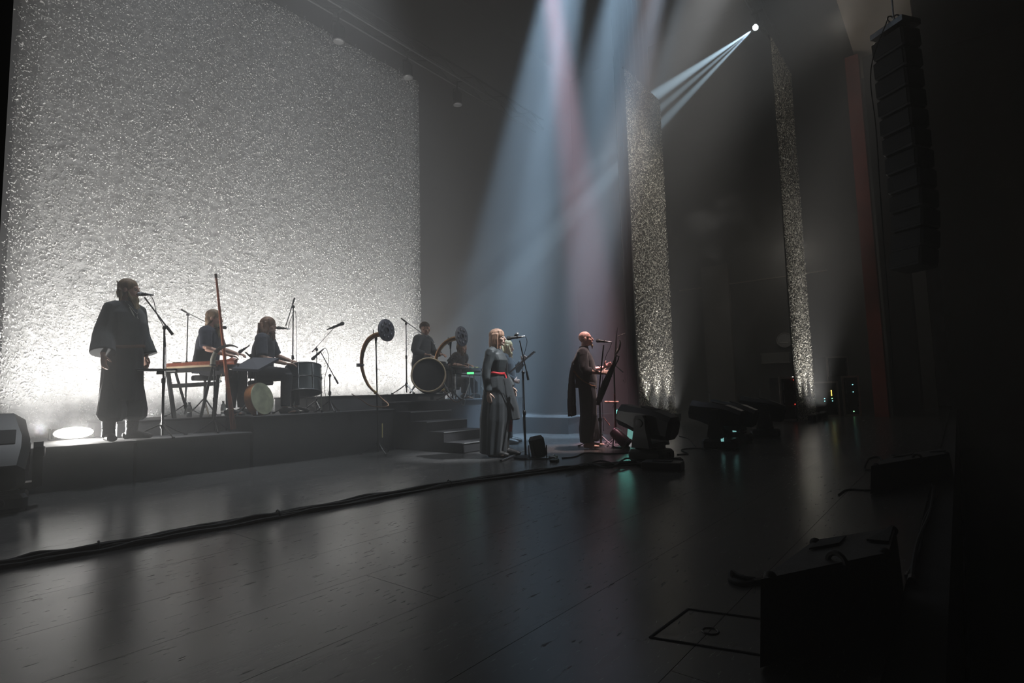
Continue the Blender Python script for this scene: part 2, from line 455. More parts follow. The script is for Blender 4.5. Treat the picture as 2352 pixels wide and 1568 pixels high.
hung_sheet('hanging_strip', 'wider flake-covered hanging strip behind the bald musician', 12.36, 14.55, 6.07, 0.05, 9.1, 15000, 5, .030, .060, cm=CLOTH2)
hung_sheet('hanging_strip', 'narrow flake-covered hanging strip beside the equipment racks', 13.5, 15.55, 2.84, 0.05, 9.1, 15000, 6, .030, .060, cm=CLOTH2)

# black masking leg hanging behind the wider strip
LG = thing('masking_leg', 'tall black masking drape hanging behind the wider flake-covered strip', 'drape', (13.5, 6.38, 0))
nn = 40
M((13.5, 6.38, 0)).loft([[V((12.36 + 2.24 * i / nn, 6.34 + .035 * math.sin(i * 1.15), z)) for i in range(nn + 1)] + [V((12.36 + 2.24 * i / nn, 6.36 + .035 * math.sin(i * 1.15), z)) for i in range(nn, -1, -1)] for z in (.01, 13.5)]).obj('cloth', DRAPE, LG)
M((13.5, 6.38, 0)).cyl((12.3, 6.35, 13.52), (14.66, 6.35, 13.52), .025, 10).obj('hanging_pipe', BLACK, LG)

# black masking leg close to the camera at the near side of the stage
ex_, ey_, ez_ = (0.172,1.308,1.435)
LN = thing('masking_leg', 'soft black drape edge hanging near the camera along the left picture border', 'drape', (ex_ - .5, ey_ + .02, 0))
M((ex_ - .5, ey_ + .02, 0)).loft([[V((ex_ - 1.0 * i / nn, ey_ + .02 + .02 * math.sin(i * 1.15), z)) for i in range(nn + 1)] + [V((ex_ - 1.0 * i / nn, ey_ + .04 + .02 * math.sin(i * 1.15), z)) for i in range(nn, -1, -1)] for z in (.01, 9.0)]).obj('cloth', DRAPE, LN)
M((ex_ - .5, ey_ + .02, 0)).cyl((ex_ + .03, ey_ + .03, 9.02), (ex_ - 1.05, ey_ + .03, 9.02), .025, 10).obj('hanging_pipe', BLACK, LN)

# ---- uplight fixtures washing the hung cloths, each with its own lamp
def uplight(name, label, loc, target, energy, col, angle, size=(.30, .22, .20), lens=True, group=None, src=None):
    t = thing(name, label, 'stage light', loc, 0, group)
    d = (V(target) - V(loc)).normalized()
    q = d.to_track_quat('Z', 'Y'); c = V((0, 0, size[2] / 2 + .02))
    M().box(c, size, q, bev=.03).obj('housing', BLACK, t, False)
    M().box((0, 0, .012), (size[0] * 1.1, size[1] * .9, .024), bev=.005).obj('base', BLACK, t, False)
    for s_ in (-1, 1):
        M().box((s_ * (size[0] / 2 + .012), 0, size[2] * .45), (.012, .05, size[2] * .9)).obj('bracket', BLACK, t, False)
    ld = spot(name + '_lamp', c + d * (size[2] / 2 + .05) if src is None else src, V(target) - V(loc), energy, col, angle, 0.9, .08)
    ld.parent = t
    return t
for i, x in enumerate((1.7, 2.9, 4.1, 5.3, 6.5, 7.7, 8.9)):
    t = uplight('floor_uplight', 'black floor uplight washing the backdrop foot, hidden behind the risers', (x, 9.36, 0), (x, 10.42, 5.6), 470, UPW, 140, (.3, .2, .2), group='uplights at the backdrop foot', src=(0, 0, .48))
for x0, y, nm in ((12.36, 5.84, 'wider'), (13.5, 2.61, 'narrow')):
    for k, w in enumerate(('nearest end of the', 'middle of the', 'far end of the')):
        x = x0 + .42 + .63 * k
        uplight('floor_uplight', 'black floor uplight at the %s %s hanging strip' % (w, nm), (x, y, 0), (x, y + .2, 6), 300, UPW, 52, (.26, .16, .18), group='uplights at the %s strip' % nm, src=(0, 0, .24))

# visible white flood lamp standing on the front riser
FL = thing('flood_lamp', 'glaring white flood lamp on the low riser beside the bearded singer', 'stage light', (1.83, 8.32, 0.45))
fd = (V((0.1, -1, 0.45))).normalized()
M().box((0, .06, .075), (.40, .09, .12), bev=.02).obj('housing', BLACK, FL, False)
M().ell((0, -.004, .080), (.195, .022, .068), None, 28, 12).obj('lens', emis('flood_lens', (1.0, 0.94, 0.80), 30.0), FL)
for s_ in (-1, 1): M().box((s_ * .215, .06, .07), (.014, .04, .14)).obj('bracket', BLACK, FL, False)
M().box((0, .06, .008), (.44, .12, .016)).obj('base', BLACK, FL, False)
ld = spot('flood_lamp_light', (0, -.035, .06), (.15, -1, .75), 280, UPW, 165, .8, .04); ld.parent = FL


# ================================================================ PEOPLE
def skinm(name, c): return mat(name, c, 0.55, var=0.12, vscale=14, spec=0.35, bump=0.05, bscale=90)
def cloth(name, c, rough=0.9, bump=0.12): return mat(name, c, rough, var=0.22, vscale=7, bump=bump, bscale=55, spec=0.25, sss=0.15)
SKIN = skinm('skin_pale', (0.56, 0.36, 0.28)); SKIN_R = skinm('skin_ruddy', (0.60, 0.37, 0.29))
EYE = mat('eye_dark', (0.03, 0.025, 0.02), 0.15); EYEW = mat('eye_white', (0.6, 0.57, 0.54), 0.25)
LIP = mat('lip_red', (0.34, 0.07, 0.08), 0.4, var=0.1); LIPN = mat('lip_natural', (0.42, 0.20, 0.17), 0.5, var=0.1)

def hand(m, w, d, nrm, th, curl=0.5, k=1.0):
    """palm and five fingers: w wrist, d direction, nrm the way the palm faces, th the thumb side"""
    w, d, nrm, th = V(w), V(d).normalized(), V(nrm), V(th)
    nrm = (nrm - d * nrm.dot(d)).normalized(); th = (th - d * th.dot(d) - nrm * th.dot(nrm)).normalized()
    m.tube([w - d * .02, w + d * .02 * k, w + d * .055 * k, w + d * .095 * k], [.022 * k, .026 * k, .040 * k, .038 * k], 10, hint=th, ry=[.018 * k, .016 * k, .016 * k, .012 * k])
    for off, ln in ((.030, .072), (.010, .082), (-.010, .076), (-.029, .058)):
        p = w + d * (.088 * k) + th * (off * k); dd = d.copy(); pts = [p - d * .02]
        for j in range(3):
            pts.append(p.copy()); dd = (dd + nrm * (curl * (.55 + .35 * j))).normalized()
            p = p + dd * (ln * k / 3) * (1.25 - .2 * j)
        pts.append(p)
        m.tube(pts, [.010 * k, .0098 * k, .0092 * k, .0086 * k, .006 * k], 8)
    p = w + d * .025 * k + th * .022 * k; dd = (d * .65 + th * .75 + nrm * .25).normalized(); pts = [p]
    for j in range(3):
        p = p + dd * .032 * k; pts.append(p.copy()); dd = (dd + d * .35 + nrm * curl * .35).normalized()
    m.tube(pts, [.016 * k, .0125 * k, .011 * k, .007 * k], 8)

def head_solid(m, hc, q, fem=False):
    P_ = lambda x, y, z: V(hc) + q @ V((x, y, z)); E = lambda c, r: m.ell(P_(*c), r, q)
    E((-.012, 0, .032), (.098, .077, .088)); E((.030, 0, -.025), (.062, .061 if not fem else .057, .088)); E((.028, 0, -.072), (.058, .052 if not fem else .045, .040))
    E((.076, 0, -.098), (.020, .022, .017)); E((.078, 0, .024), (.016, .050, .014)); E((.086, 0, -.062), (.012, .026, .017))
    for s in (-1, 1):
        E((-.008, s * .079, -.012), (.020, .009, .032)); E((.060, s * .036, -.028), (.028, .024, .026))
    m.tube([P_(.086, 0, .018), P_(.102, 0, -.008), P_(.113, 0, -.030), P_(.092, 0, -.040)], [.009, .011, .014, .008], 8)

def person(name, label, loc, yaw, J, skin, k=1.0, fem=False, lip=LIPN, feet=True, handk=1.0, voxel=.0075):
    root = thing(name, label, 'person', loc, math.radians(yaw))
    m = M(); pel, ch, nb, hc = V(J['pel']), V(J['ch']), V(J['nb']), V(J['hc'])
    q = Quaternion((0, 0, 1), math.radians(J.get('hy', 0))) @ Quaternion((0, 1, 0), math.radians(J.get('hp', 0))) @ Quaternion((1, 0, 0), math.radians(J.get('hr', 0)))
    mid = pel.lerp(ch, .5)
    fwd = V((1, 0, 0)); 
    m.tube([pel - V((0, 0, .11)), pel, mid, ch, ch.lerp(nb, .6), nb], [v * k for v in (.07, .10, .092, .108, .095, .055)], 16, hint=fwd, ry=[v * k for v in (.10, .15, .125, .155, .15, .06)])
    m.tube([nb - V((0, 0, .04)), nb.lerp(hc, .45), hc + q @ V((-.015, 0, -.04))], [.060 * k, .052 * k, .052 * k], 12)
    head_solid(m, hc, q, fem)
    for i, s in enumerate((1, -1)):
        sh, el, wr = V(J['sh'][i]), V(J['el'][i]), V(J['wr'][i])
        m.tube([ch.lerp(nb, .55) + V((0, s * .06, 0)), sh], [.07 * k, .058 * k], 10)
        m.tube([sh, sh.lerp(el, .45), el], [.056 * k, .048 * k, .038 * k], 10)
        m.tube([el, el.lerp(wr, .35), wr], [.040 * k, .040 * k, .025 * k], 10)
        hd, hn, ht = J['hd'][i]
        hand(m, wr, hd, hn, ht, J.get('curl', (.5, .5))[i], handk)
        hp_ = pel + V((0, s * .09 * k, -.03)); kn, an = V(J['kn'][i]), V(J['an'][i])
        m.tube([hp_, hp_.lerp(kn, .4), kn], [.09 * k, .078 * k, .055 * k], 12)
        m.tube([kn, kn.lerp(an, .35), an], [.056 * k, .056 * k, .036 * k], 12)
        td = V(J.get('toe', ((1, .1, 0), (1, -.1, 0)))[i]).normalized()
        b = V((an.x, an.y, an.z - .055))
        m.tube([b - td * .055, b - td * .02 + V((0, 0, .012)), b + td * .07, b + td * .15, b + td * .185], [.030, .042, .036, .040, .022], 10, hint=td.cross(V((0, 0, 1))), ry=[.022, .040, .028, .016, .010])
    bd = m.remesh('body', skin, root, voxel, 1)
    for s in (-1, 1):
        M().ell(hc + q @ V((.0815, s * .031, .004)), (.012, .014, .010), q, 10, 6).obj('eye', EYEW, root)
        M().ell(hc + q @ V((.0905, s * .031, .004)), (.0048, .007, .007), q, 8, 6).obj('iris', EYE, root)
        M().tube([hc + q @ V((.090, s * .014, .026)), hc + q @ V((.091, s * .032, .031)), hc + q @ V((.078, s * .050, .025))], .0034, 6).obj('eyebrow', J.get('brow', EYE), root)
    M().ell(hc + q @ V((.0955, 0, -.058)), (.006, .022, .0045), q, 10, 6).ell(hc + q @ V((.0945, 0, -.068)), (.006, .020, .0055), q, 10, 6).obj('lips', lip, root)
    root['q'] = tuple(q); J['q'] = q; J['H'] = lambda x, y, z: hc + q @ V((x, y, z))
    return root

DOWN = ((.10, .0, -1), (0, -1, 0), (1, 0, 0))
def sleeves(m, J, r, wide=None, end=1.0, k=1.0, seg=14, which=(0, 1), rip=.035):
    for i in which:
        sh, el, wr = V(J['sh'][i]), V(J['el'][i]), V(J['wr'][i])
        e = el.lerp(wr, end); n = 7; pts = []; rr = []
        for a in range(n + 1):
            t = a / n
            p = sh.lerp(el, t * 2) if t < .5 else el.lerp(e, t * 2 - 1)
            pts.append(p); rr.append(r[0] + (r[1] - r[0]) * t)
        d = (pts[0] - pts[1]).normalized()
        sg = 1 if i == 0 else -1; cn = V(J['ch']).lerp(V(J['nb']), .55)
        m.tube([cn + V((0, sg * .05, .01)), sh.lerp(cn, .25) + V((0, 0, .012)), sh, sh.lerp(el, .2)], [rr[0] * 1.25, rr[0] * 1.12, rr[0] * 1.02, rr[0]], 14)
        m.tube([pts[0] + d * .03] + pts, [rr[0] * .7] + rr, seg, rip=([rip * (.4 + (j % 2)) for j in range(n + 2)], 3))

def garment(J, rings, rip=None, seg=28, m=None):
    """rings: (f, l, u, half depth, half width)"""
    m = m or M()
    m.tube([V(r[:3]) for r in rings], [r[3] for r in rings], seg, hint=(1, 0, 0), ry=[r[4] for r in rings], rip=rip)
    return m

def strands(m, J, roots, drop, r=.012, jitter=.01, seed=1, bend=(0, 0, 0)):
    rs = random.Random(seed); H = J['H']
    for (x, y, z) in roots:
        a = H(x, y, z); b = a + V((0, 0, -drop * rs.uniform(.75, 1.05))) + V(bend) + V((rs.uniform(-jitter, jitter), rs.uniform(-jitter, jitter), 0))
        c = a.lerp(b, .5) + V((rs.uniform(-jitter, jitter), rs.uniform(-jitter, jitter), 0)) * 1.2
        m.tube([a, a.lerp(c, .5), c, c.lerp(b, .6), b], [r * .8, r, r, r * .9, r * .35], 6)

def hair_cap(m, J, grow=1.08, front=.05, low=-.02, sides=False):
    """skull shell cut by overlapping ellipsoids, leaves the face free"""
    q = J['q']; H = J['H']
    m.ell(H(-.022, 0, .042), (.100 * grow, .082 * grow, .088 * grow), q, 18, 12)
    m.ell(H(-.050, 0, .0 + low), (.066 * grow, .080 * grow, .085 * grow), q, 16, 10)
    if sides:
        for s_ in (-1, 1): m.ell(H(-.022, s_ * .066, -.035), (.052, .034, .105), q, 12, 8)
        m.ell(H(-.07, 0, -.09), (.05, .085, .09), q, 14, 8)

# ---------------------------------------------------------------- bearded singer on the front riser
J1 = dict(pel=(0, 0, .97), ch=(0, 0, 1.33), nb=(0.0, 0, 1.53), hc=(.035, .01, 1.672), hy=26, hp=4,
          sh=((0, .175, 1.455), (0, -.175, 1.455)), el=((-.02, .21, 1.18), (-.02, -.225, 1.18)), wr=((.05, .235, .93), (.07, -.29, .925)),
          hd=(((.12, 0, -1), (0, -1, 0), (1, .2, 0)), ((.16, 0, -1), (0, 1, 0), (1, .2, .1))), curl=(.35, .38),
          kn=((.02, .12, .51), (.02, -.12, .51)), an=((0, .13, .09), (0, -.14, .09)), toe=((1, .35, 0), (.9, -.45, 0)))
BROWNHAIR = mat('hair_light_brown', (0.23, 0.15, 0.085), 0.6, var=0.35, vscale=40, stretch=(1, 1, .15), bump=.3, bscale=120)
BEARD = mat('beard_blond', (0.36, 0.27, 0.15), 0.65, var=0.35, vscale=40, stretch=(1, 1, .15), bump=.3, bscale=120)
J1['brow'] = BROWNHAIR
s1 = person('person', 'bearded man in a wide-sleeved dark robe singing on the low riser', (2.07, 7.45, 0.45), -67, J1, SKIN_R)
ROBE = cloth('robe_charcoal', (0.040, 0.046, 0.050))
ROBE2 = cloth('robe_skirt_black', (0.026, 0.027, 0.031))
g = garment(J1, [(0, 0, .985, .155, .20), (0, 0, 1.04, .158, .205), (.01, 0, 1.16, .165, .215), (.01, 0, 1.30, .165, .22), (.005, 0, 1.40, .145, .215), (0, 0, 1.47, .115, .165), (-.005, 0, 1.525, .09, .11), (-.005, 0, 1.545, .078, .085)], rip=([.03, .03, .02, .015, .01, 0, 0, 0], 7))
sleeves(g, J1, (.070, .122), end=.92, rip=.02)
s1.scale = (1.02, 1.02, 1.035)
tun = g.remesh('tunic', ROBE, s1, .009, 3)
g = garment(J1, [(0, 0, 1.03, .150, .198), (0, 0, .98, .165, .208), (0, 0, .80, .172, .208), (0, 0, .60, .178, .214), (0, 0, .44, .182, .218), (0, 0, .43, .175, .21)], rip=([.01, .02, .035, .05, .06, .06], 9))
g.remesh('robe_skirt', ROBE2, s1, .010, 2)
g = M()
for i, s in enumerate((1, -1)):
    y = s * .125
    g.tube([(0, y * .8, .70), (.01, y, .50), (.02, y, .34), (.01, y, .27), (.0, y, .225), (0, y, .215)], [.10, .115, .132, .135, .100, .075], 18, hint=(1, 0, 0), rip=([.02, .04, .07, .08, .08, .05], 8))
g.remesh('trousers', ROBE2, s1, .009, 2)
BOOT = mat('boot_black_leather', (0.020, 0.018, 0.017), 0.5, var=0.3, vscale=25, bump=.3, bscale=60)
for i, s in enumerate((1, -1)):
    a = V(J1['an'][i]); td = V(J1['toe'][i]).normalized(); bt = M()
    bt.tube([(a.x, a.y, .30), (a.x, a.y, .20), (a.x, a.y, .12), (a.x, a.y, .05)], [.072, .066, .060, .066], 14)
    bt.tube([a + V((0, 0, -.05)) - td * .085, a + V((0, 0, -.035)) - td * .03, a + V((0, 0, -.04)) + td * .08, a + V((0, 0, -.052)) + td * .17, a + V((0, 0, -.06)) + td * .215], [.04, .052, .048, .05, .03], 12, hint=td.cross(V((0, 0, 1))), ry=[.036, .05, .045, .034, .022])
    b_ = bt.remesh('boot', BOOT, s1, .007, 1)
    for z in (.14, .21): M().torus((a.x, a.y, z), (0.05, 0, 1), .064, .004, 16, 5).obj('strap', BOOT, b_)
g = M(); g.tube([(math.cos(t) * .168, math.sin(t) * .218, 1.03 + .012 * math.sin(2 * t)) for t in [2 * PI * i / 24 for i in range(25)]], .018, 8, hint=(0, 0, 1), ry=.008)
g.obj('belt', mat('belt_brown_leather', (0.12, 0.055, 0.03), .6, var=.3), s1)
g = M(); hair_cap(g, J1, 1.05, low=-.01)
g.ell(J1['H'](-.108, 0, .062), (.024, .024, .022)); g.tube([J1['H'](-.11, 0, .06), J1['H'](-.13, 0, .085), J1['H'](-.15, .01, .10)], [.014, .010, .004], 8)
strands(g, J1, [(-.09, y * .02, .02) for y in range(-3, 4)] + [(-.05, .085, -.01), (-.05, -.085, -.01), (-.07, .08, 0), (-.07, -.08, 0)], .15, .014, .015, 3)
g.remesh('hair', BROWNHAIR, s1, .006, 1)
g = M(); q = J1['q']; H = J1['H']
g.ell(H(.045, 0, -.095), (.058, .056, .038), q); g.ell(H(.072, 0, -.120), (.042, .042, .060), q); g.ell(H(.080, 0, -.165), (.030, .030, .060), q)
g.ell(H(.098, 0, -.046), (.016, .034, .010), q)
for s in (-1, 1): g.tube([H(.02, s * .066, -.02), H(.035, s * .060, -.07), H(.06, s * .04, -.11)], [.010, .016, .02], 8)
strands(g, J1, [(.06 + .02 * (i % 3), -.035 + .01 * i, -.13) for i in range(8)], .12, .010, .012, 5, bend=(.01, .01, 0))
g.remesh('beard', BEARD, s1, .006, 1)
PEND = mat('pendant_silver', (0.75, 0.75, 0.72), .3, 1.0, var=.1)
cx = V((.160, .015, 1.36))
g = M().tube([(.06, -.06, 1.54), (.120, -.035, 1.47), (.148, .0, 1.41), tuple(cx + V((0, 0, .03)))], .0025, 6).tube([(.06, .07, 1.54), (.120, .055, 1.47), (.148, .03, 1.41), tuple(cx + V((0, 0, .03)))], .0025, 6)
nk = g.obj('necklace', PEND, s1)
g = M().box(cx, (.008, .008, .036)).box(cx - V((0, 0, .016)), (.010, .036, .012), bev=.003)
g.obj('pendant', PEND, nk, label='silver hammer-shaped pendant')
M().prism([(.128, -.06, 1.465), (.148, -.030, 1.40), (.158, -.012, 1.345), (.150, -.045, 1.40)], (.006, .004, 0)).obj('collar_lining', mat('lining_white', (.7, .69, .64), .8, var=.1), s1, False)
M().box((.06, -.315, .97), (.03, .03, .012)).obj('bracelet', PEND, s1, False)

# ---------------------------------------------------------------- woman in the long dark dress
JW = dict(pel=(0, 0, .98), ch=(.015, 0, 1.30), nb=(.0, 0, 1.465), hc=(.045, 0, 1.615), hy=8, hp=-2,
          sh=((0, .165, 1.41), (0, -.165, 1.41)), el=((.03, .235, 1.14), (-.05, -.225, 1.14)), wr=((.16, .25, .93), (-.01, -.245, .87)),
          hd=(((.35, 0, -1), (-.3, -1, 0), (1, 0, .3)), ((.10, 0, -1), (0, 1, 0), (1, 0, 0))), curl=(.3, .3),
          kn=((.06, .10, .51), (.0, -.10, .51)), an=((.09, .11, .095), (.0, -.11, .095)), toe=((1, .15, 0), (1, -.1, 0)))
FAIR = skinm('skin_fair', (0.66, 0.45, 0.36))
BOB = mat('hair_ash_blond', (0.44, 0.26, 0.18), 0.45, var=0.4, vscale=30, stretch=(1, 1, .08), bump=.35, bscale=130, spec=.6)
JW['brow'] = BROWNHAIR
w = person('person', 'woman with a fringed bob, long dark dress and red sash singing at a microphone', (5.768, 4.988, 0), -70, JW, FAIR, .88, True, LIP, handk=.92)
w.scale = (1, 1, 1.012)
DRESS = mat('dress_slate_satin', (0.050, 0.058, 0.062), 0.52, var=0.2, vscale=4, bump=.10, bscale=14, spec=.45)
DRESS2 = cloth('dress_skirt_black', (0.024, 0.028, 0.031), .7)
g = garment(JW, [(0, 0, 1.08, .125, .150), (.01, 0, 1.14, .118, .140), (.02, 0, 1.22, .135, .155), (.03, 0, 1.30, .148, .170), (.015, 0, 1.37, .120, .180), (0, 0, 1.42, .09, .15), (0, 0, 1.455, .07, .085), (0, 0, 1.465, .062, .07)], rip=([.03, .02, .02, .01, 0, 0, 0, 0], 6))
sleeves(g, JW, (.068, .054), end=.96, rip=.07)
g.remesh('bodice', DRESS, w, .008, 2)
g = garment(JW, [(.0, 0, 1.115, .110, .132), (.0, 0, 1.07, .130, .155), (0, 0, .92, .160, .195), (.0, 0, .72, .19, .225), (-.015, 0, .50, .205, .235), (-.035, 0, .28, .19, .23), (-.05, 0, .10, .18, .225), (-.055, 0, .045, .175, .22)], rip=([0, .02, .04, .05, .06, .07, .09, .09], 9))
g.remesh('skirt', DRESS2, w, .010, 2)
g = garment(JW, [(.13, .06, 1.06, .05, .10), (.16, .08, .85, .07, .14), (.20, .10, .65, .08, .15), (.225, .11, .50, .075, .15), (.225, .11, .49, .06, .14)], rip=([.02, .04, .06, .08, .08], 6))
g.remesh('coat_panel', DRESS2, w, .010, 2)
REDS = mat('sash_scarlet', (0.62, 0.025, 0.035), .65, var=.2, vscale=10)
g = M().tube([(.122 * math.cos(t) + .005, .148 * math.sin(t), 1.125 + .006 * math.sin(3 * t)) for t in [2 * PI * i / 28 for i in range(29)]], .019, 8, hint=(0, 0, 1), ry=.010)
sa = g.obj('sash', REDS, w)
M().tube([(.135, .02, 1.12), (.15, .03, 1.08), (.165, .035, .98)], [.02, .022, .016], 8, hint=(0, 1, 0), ry=.007).obj('sash_end', REDS, sa)
g = M().tube([(.14, .05, 1.36), (.168, .03, 1.26), (.150, .05, 1.16), (.155, .06, 1.08), (.20, .09, .88)], .013, 8, hint=(1, 0, 0), ry=.022)
g.obj('shoulder_strap', BLACKM, w)
a = JW['an'][0]
g = M().tube([(.125, .12, .50), (.13, .12, .40), (.125, .12, .33)], [.060, .062, .055], 12)
g.obj('legwarmer', REDS, w)
for i in (0, 1):
    a = V(JW['an'][i]); bt = M()
    bt.tube([(a.x + .03 * (1 - i), a.y, .34), (a.x, a.y, .2), (a.x, a.y, .06)], [.055, .05, .055], 12)
    bt.tube([a + V((-.085, 0, -.048)), a + V((0, 0, -.035)), a + V((.09, 0, -.042)), a + V((.17, 0, -.055)), a + V((.215, 0, -.062))], [.042, .054, .052, .050, .028], 10, hint=(0, 1, 0), ry=[.042, .056, .046, .036, .022])
    bt.remesh('boot', BOOT, w, .008, 1)
g = M(); q = JW['q']; H = JW['H']
g.ell(H(-.010, 0, .045), (.112, .091, .088), q, 20, 12)
def bob_ring(z, f0, rx, ry): return [H(f0 + rx * math.cos(t) * (1 if math.cos(t) < 0 else .42), ry * math.sin(t), z) for t in [2 * PI * i / 24 for i in range(24)]]
g.loft([bob_ring(.06, -.02, .09, .085), bob_ring(.0, -.035, .085, .093), bob_ring(-.07, -.04, .088, .098), bob_ring(-.135, -.035, .085, .098), bob_ring(-.165, -.03, .08, .095)])
g.loft([[H(.092 - .018 * abs(i - 5) / 5 - .03 * max(0, abs(i - 5) - 3) / 2, (i - 5) * .016, z) for i in range(11)] + [H(.06 - .018 * abs(i - 5) / 5 - .03 * max(0, abs(i - 5) - 3) / 2, (i - 5) * .016, z) for i in range(10, -1, -1)] for z in (.09, .055, .032)])
for s in (-1, 1):
    for j in range(4): g.tube([H(.018 - .022 * j, s * .086, .05), H(.016 - .022 * j, s * .092, -.03), H(.012 - .022 * j, s * .094, -.10), H(.008 - .022 * j, s * .092, -.16)], [.013, .015, .014, .009], 8)
g.remesh('hair', BOB, w, .006, 1)

# ---------------------------------------------------------------- bald man with the bowed lyre
JB = dict(pel=(0, 0, .98), ch=(-.03, 0, 1.32), nb=(-.02, 0, 1.50), hc=(.012, 0, 1.665), hy=4, hp=-6,
          sh=((-.02, .185, 1.44), (-.04, -.185, 1.44)), el=((.06, .26, 1.19), (-.02, -.27, 1.165)), wr=((.27, .14, 1.215), (.235, -.20, 1.125)),
          hd=(((.8, -.35, .35), (-.3, -1, 0), (-.3, .1, 1)), ((1, .25, .10), (.2, 1, -.3), (.0, .3, 1))), curl=(.35, .25),
          kn=((.03, .10, .51), (.0, -.11, .51)), an=((.05, .11, .09), (-.02, -.12, .09)), toe=((1, .1, 0), (1, -.2, 0)))
PINKSK = skinm('skin_rosy', (0.64, 0.38, 0.31)); JB['brow'] = mat('brow_sandy', (.3, .18, .11), .7)
b = person('person', 'bald barefoot man in black tunic playing a dark lyre at a microphone', (7.29, 4.45, 0), -60, JB, PINKSK, 1.0)
TUN = cloth('tunic_black_wool', (0.026, 0.024, 0.026))
g = garment(JB, [(-.01, 0, .90, .165, .205), (0, 0, 1.02, .165, .200), (-.02, 0, 1.18, .170, .205), (-.035, 0, 1.32, .165, .215), (-.03, 0, 1.41, .13, .205), (-.03, 0, 1.465, .10, .155), (-.022, 0, 1.51, .078, .08), (-.02, 0, 1.55, .068, .068)], rip=([.03, .03, .02, .01, 0, 0, 0, 0], 6))
sleeves(g, JB, (.080, .060), end=.42, rip=.08)
g.remesh('tunic', TUN, b, .009, 2)
g = M(); n = 13
g.loft([[V((-.10 - d - .045 * math.sin(i * 1.7) * e - .02 * (i % 3) * e, (i - n // 2) * .030 * (1 + .25 * e), z + (.03 * math.sin(i * 2.1) if z < .6 else 0))) for i in range(n)] + [V((-.08 - d - .045 * math.sin(i * 1.7) * e - .02 * (i % 3) * e, (i - n // 2) * .030 * (1 + .25 * e), z + (.03 * math.sin(i * 2.1) if z < .6 else 0))) for i in range(n - 1, -1, -1)] for z, d, e in ((1.46, -.02, .2), (1.3, .085, .4), (1.1, .115, .7), (.85, .12, 1.0), (.65, .125, 1.1), (.50, .12, 1.1))])
g.remesh('back_drape', TUN, b, .010, 1)
g = M()
for i, s in enumerate((1, -1)):
    an = V(JB['an'][i])
    g.tube([(0, s * .09, .98), (.02, s * .105, .75), (.015, s * .11, .50), (an.x, an.y, .28), (an.x, an.y, .10), (an.x, an.y, .085)], [.13, .135, .125, .115, .105, .09], 16, hint=(1, 0, 0), rip=([.01, .03, .05, .06, .07, .06], 6))
g.remesh('trousers', cloth('trousers_black', (.018, .018, .021)), b, .010, 2)
g = M().ell(JB['H'](.085, 0, -.115), (.02, .026, .025), JB['q']); strands(g, JB, [(.085, -.01 + .01 * i, -.12) for i in range(3)], .05, .007, .004, 2)
g.remesh('goatee', BEARD, b, .006, 1)
g = M().tube([(-.185, -.13, 1.17), (-.13, -.185, 1.10), (-.05, -.215, 1.02), (.06, -.19, .95), (.13, -.12, .93)], .006, 8, hint=(0, 0, 1), ry=.026)
g.obj('instrument_strap', mat('strap_tan_leather', (.42, .17, .07), .6, var=.3, vscale=12), b)

# ---------------------------------------------------------------- blond guitarist behind the woman
JG = dict(pel=(0, 0, .97), ch=(.0, 0, 1.32), nb=(0, 0, 1.50), hc=(.04, 0, 1.64), hy=0, hp=10,
          sh=((0, .19, 1.45), (0, -.19, 1.45)), el=((.12, .30, 1.25), (-.02, -.30, 1.17)), wr=((.26, .20, 1.40), (.17, -.16, 1.06)),
          hd=(((.5, -.3, .55), (.3, -1, .2), (.2, -.3, 1)), ((.6, .7, -.1), (-.8, .6, 0), (0, 0, 1))), curl=(.9, .6),
          kn=((.02, .11, .51), (.02, -.11, .51)), an=((0, .13, .09), (0, -.13, .09)))
gt = person('person', 'long-haired blond guitarist in a dark coat standing behind the woman', (7.24, 6.02, 0), -62, JG, SKIN, 1.0)
COAT = cloth('coat_grey_black', (.038, .040, .044))
g = garment(JG, [(0, 0, .62, .19, .23), (0, 0, .80, .18, .22), (0, 0, 1.0, .165, .205), (.005, 0, 1.2, .165, .21), (0, 0, 1.35, .155, .22), (0, 0, 1.45, .115, .19), (0, 0, 1.51, .08, .09), (0, 0, 1.52, .07, .075)], rip=([.05, .04, .03, .01, .01, 0, 0, 0], 7))
sleeves(g, JG, (.08, .062), end=.92, rip=.05); g.remesh('coat', COAT, gt, .010, 2)
g = M()
for s in (1, -1): g.tube([(0, s * .10, .90), (.01, s * .11, .5), (0, s * .13, .10)], [.11, .085, .07], 12)
g.remesh('trousers', cloth('trousers_dark', (.02, .02, .022)), gt, .012, 1)
for i, s in enumerate((1, -1)):
    g = M().tube([(-.09, s * .13, .045), (0, s * .13, .062), (.1, s * .14, .052), (.18, s * .15, .042), (.225, s * .155, .034)], [.045, .060, .058, .056, .03], 10, hint=(0, 1, 0), ry=[.042, .062, .050, .040, .026])
    g.remesh('boot', BOOT, gt, .010, 1)
BLOND = mat('hair_blond', (0.55, 0.42, 0.22), 0.5, var=0.4, vscale=40, stretch=(1, 1, .1), bump=.35, bscale=120)
g = M(); hair_cap(g, JG, 1.08, sides=True)
strands(g, JG, [(-.09 + .02 * (i % 4), -.085 + .17 * ((i * 7) % 12) / 11, .02) for i in range(14)] + [(.03, s * .085, .04) for s in (-1, 1)] + [(.0, s * .09, .04) for s in (-1, 1)], .24, .016, .03, 9, bend=(.02, 0, 0))
g.remesh('hair', BLOND, gt, .007, 1)
g = M(); H = JG['H']; g.ell(H(.06, 0, -.10), (.05, .05, .045), JG['q']); strands(g, JG, [(.06 + .015 * (i % 3), -.03 + .012 * i, -.11) for i in range(6)], .12, .011, .01, 4)
g.remesh('beard', BLOND, gt, .007, 1)

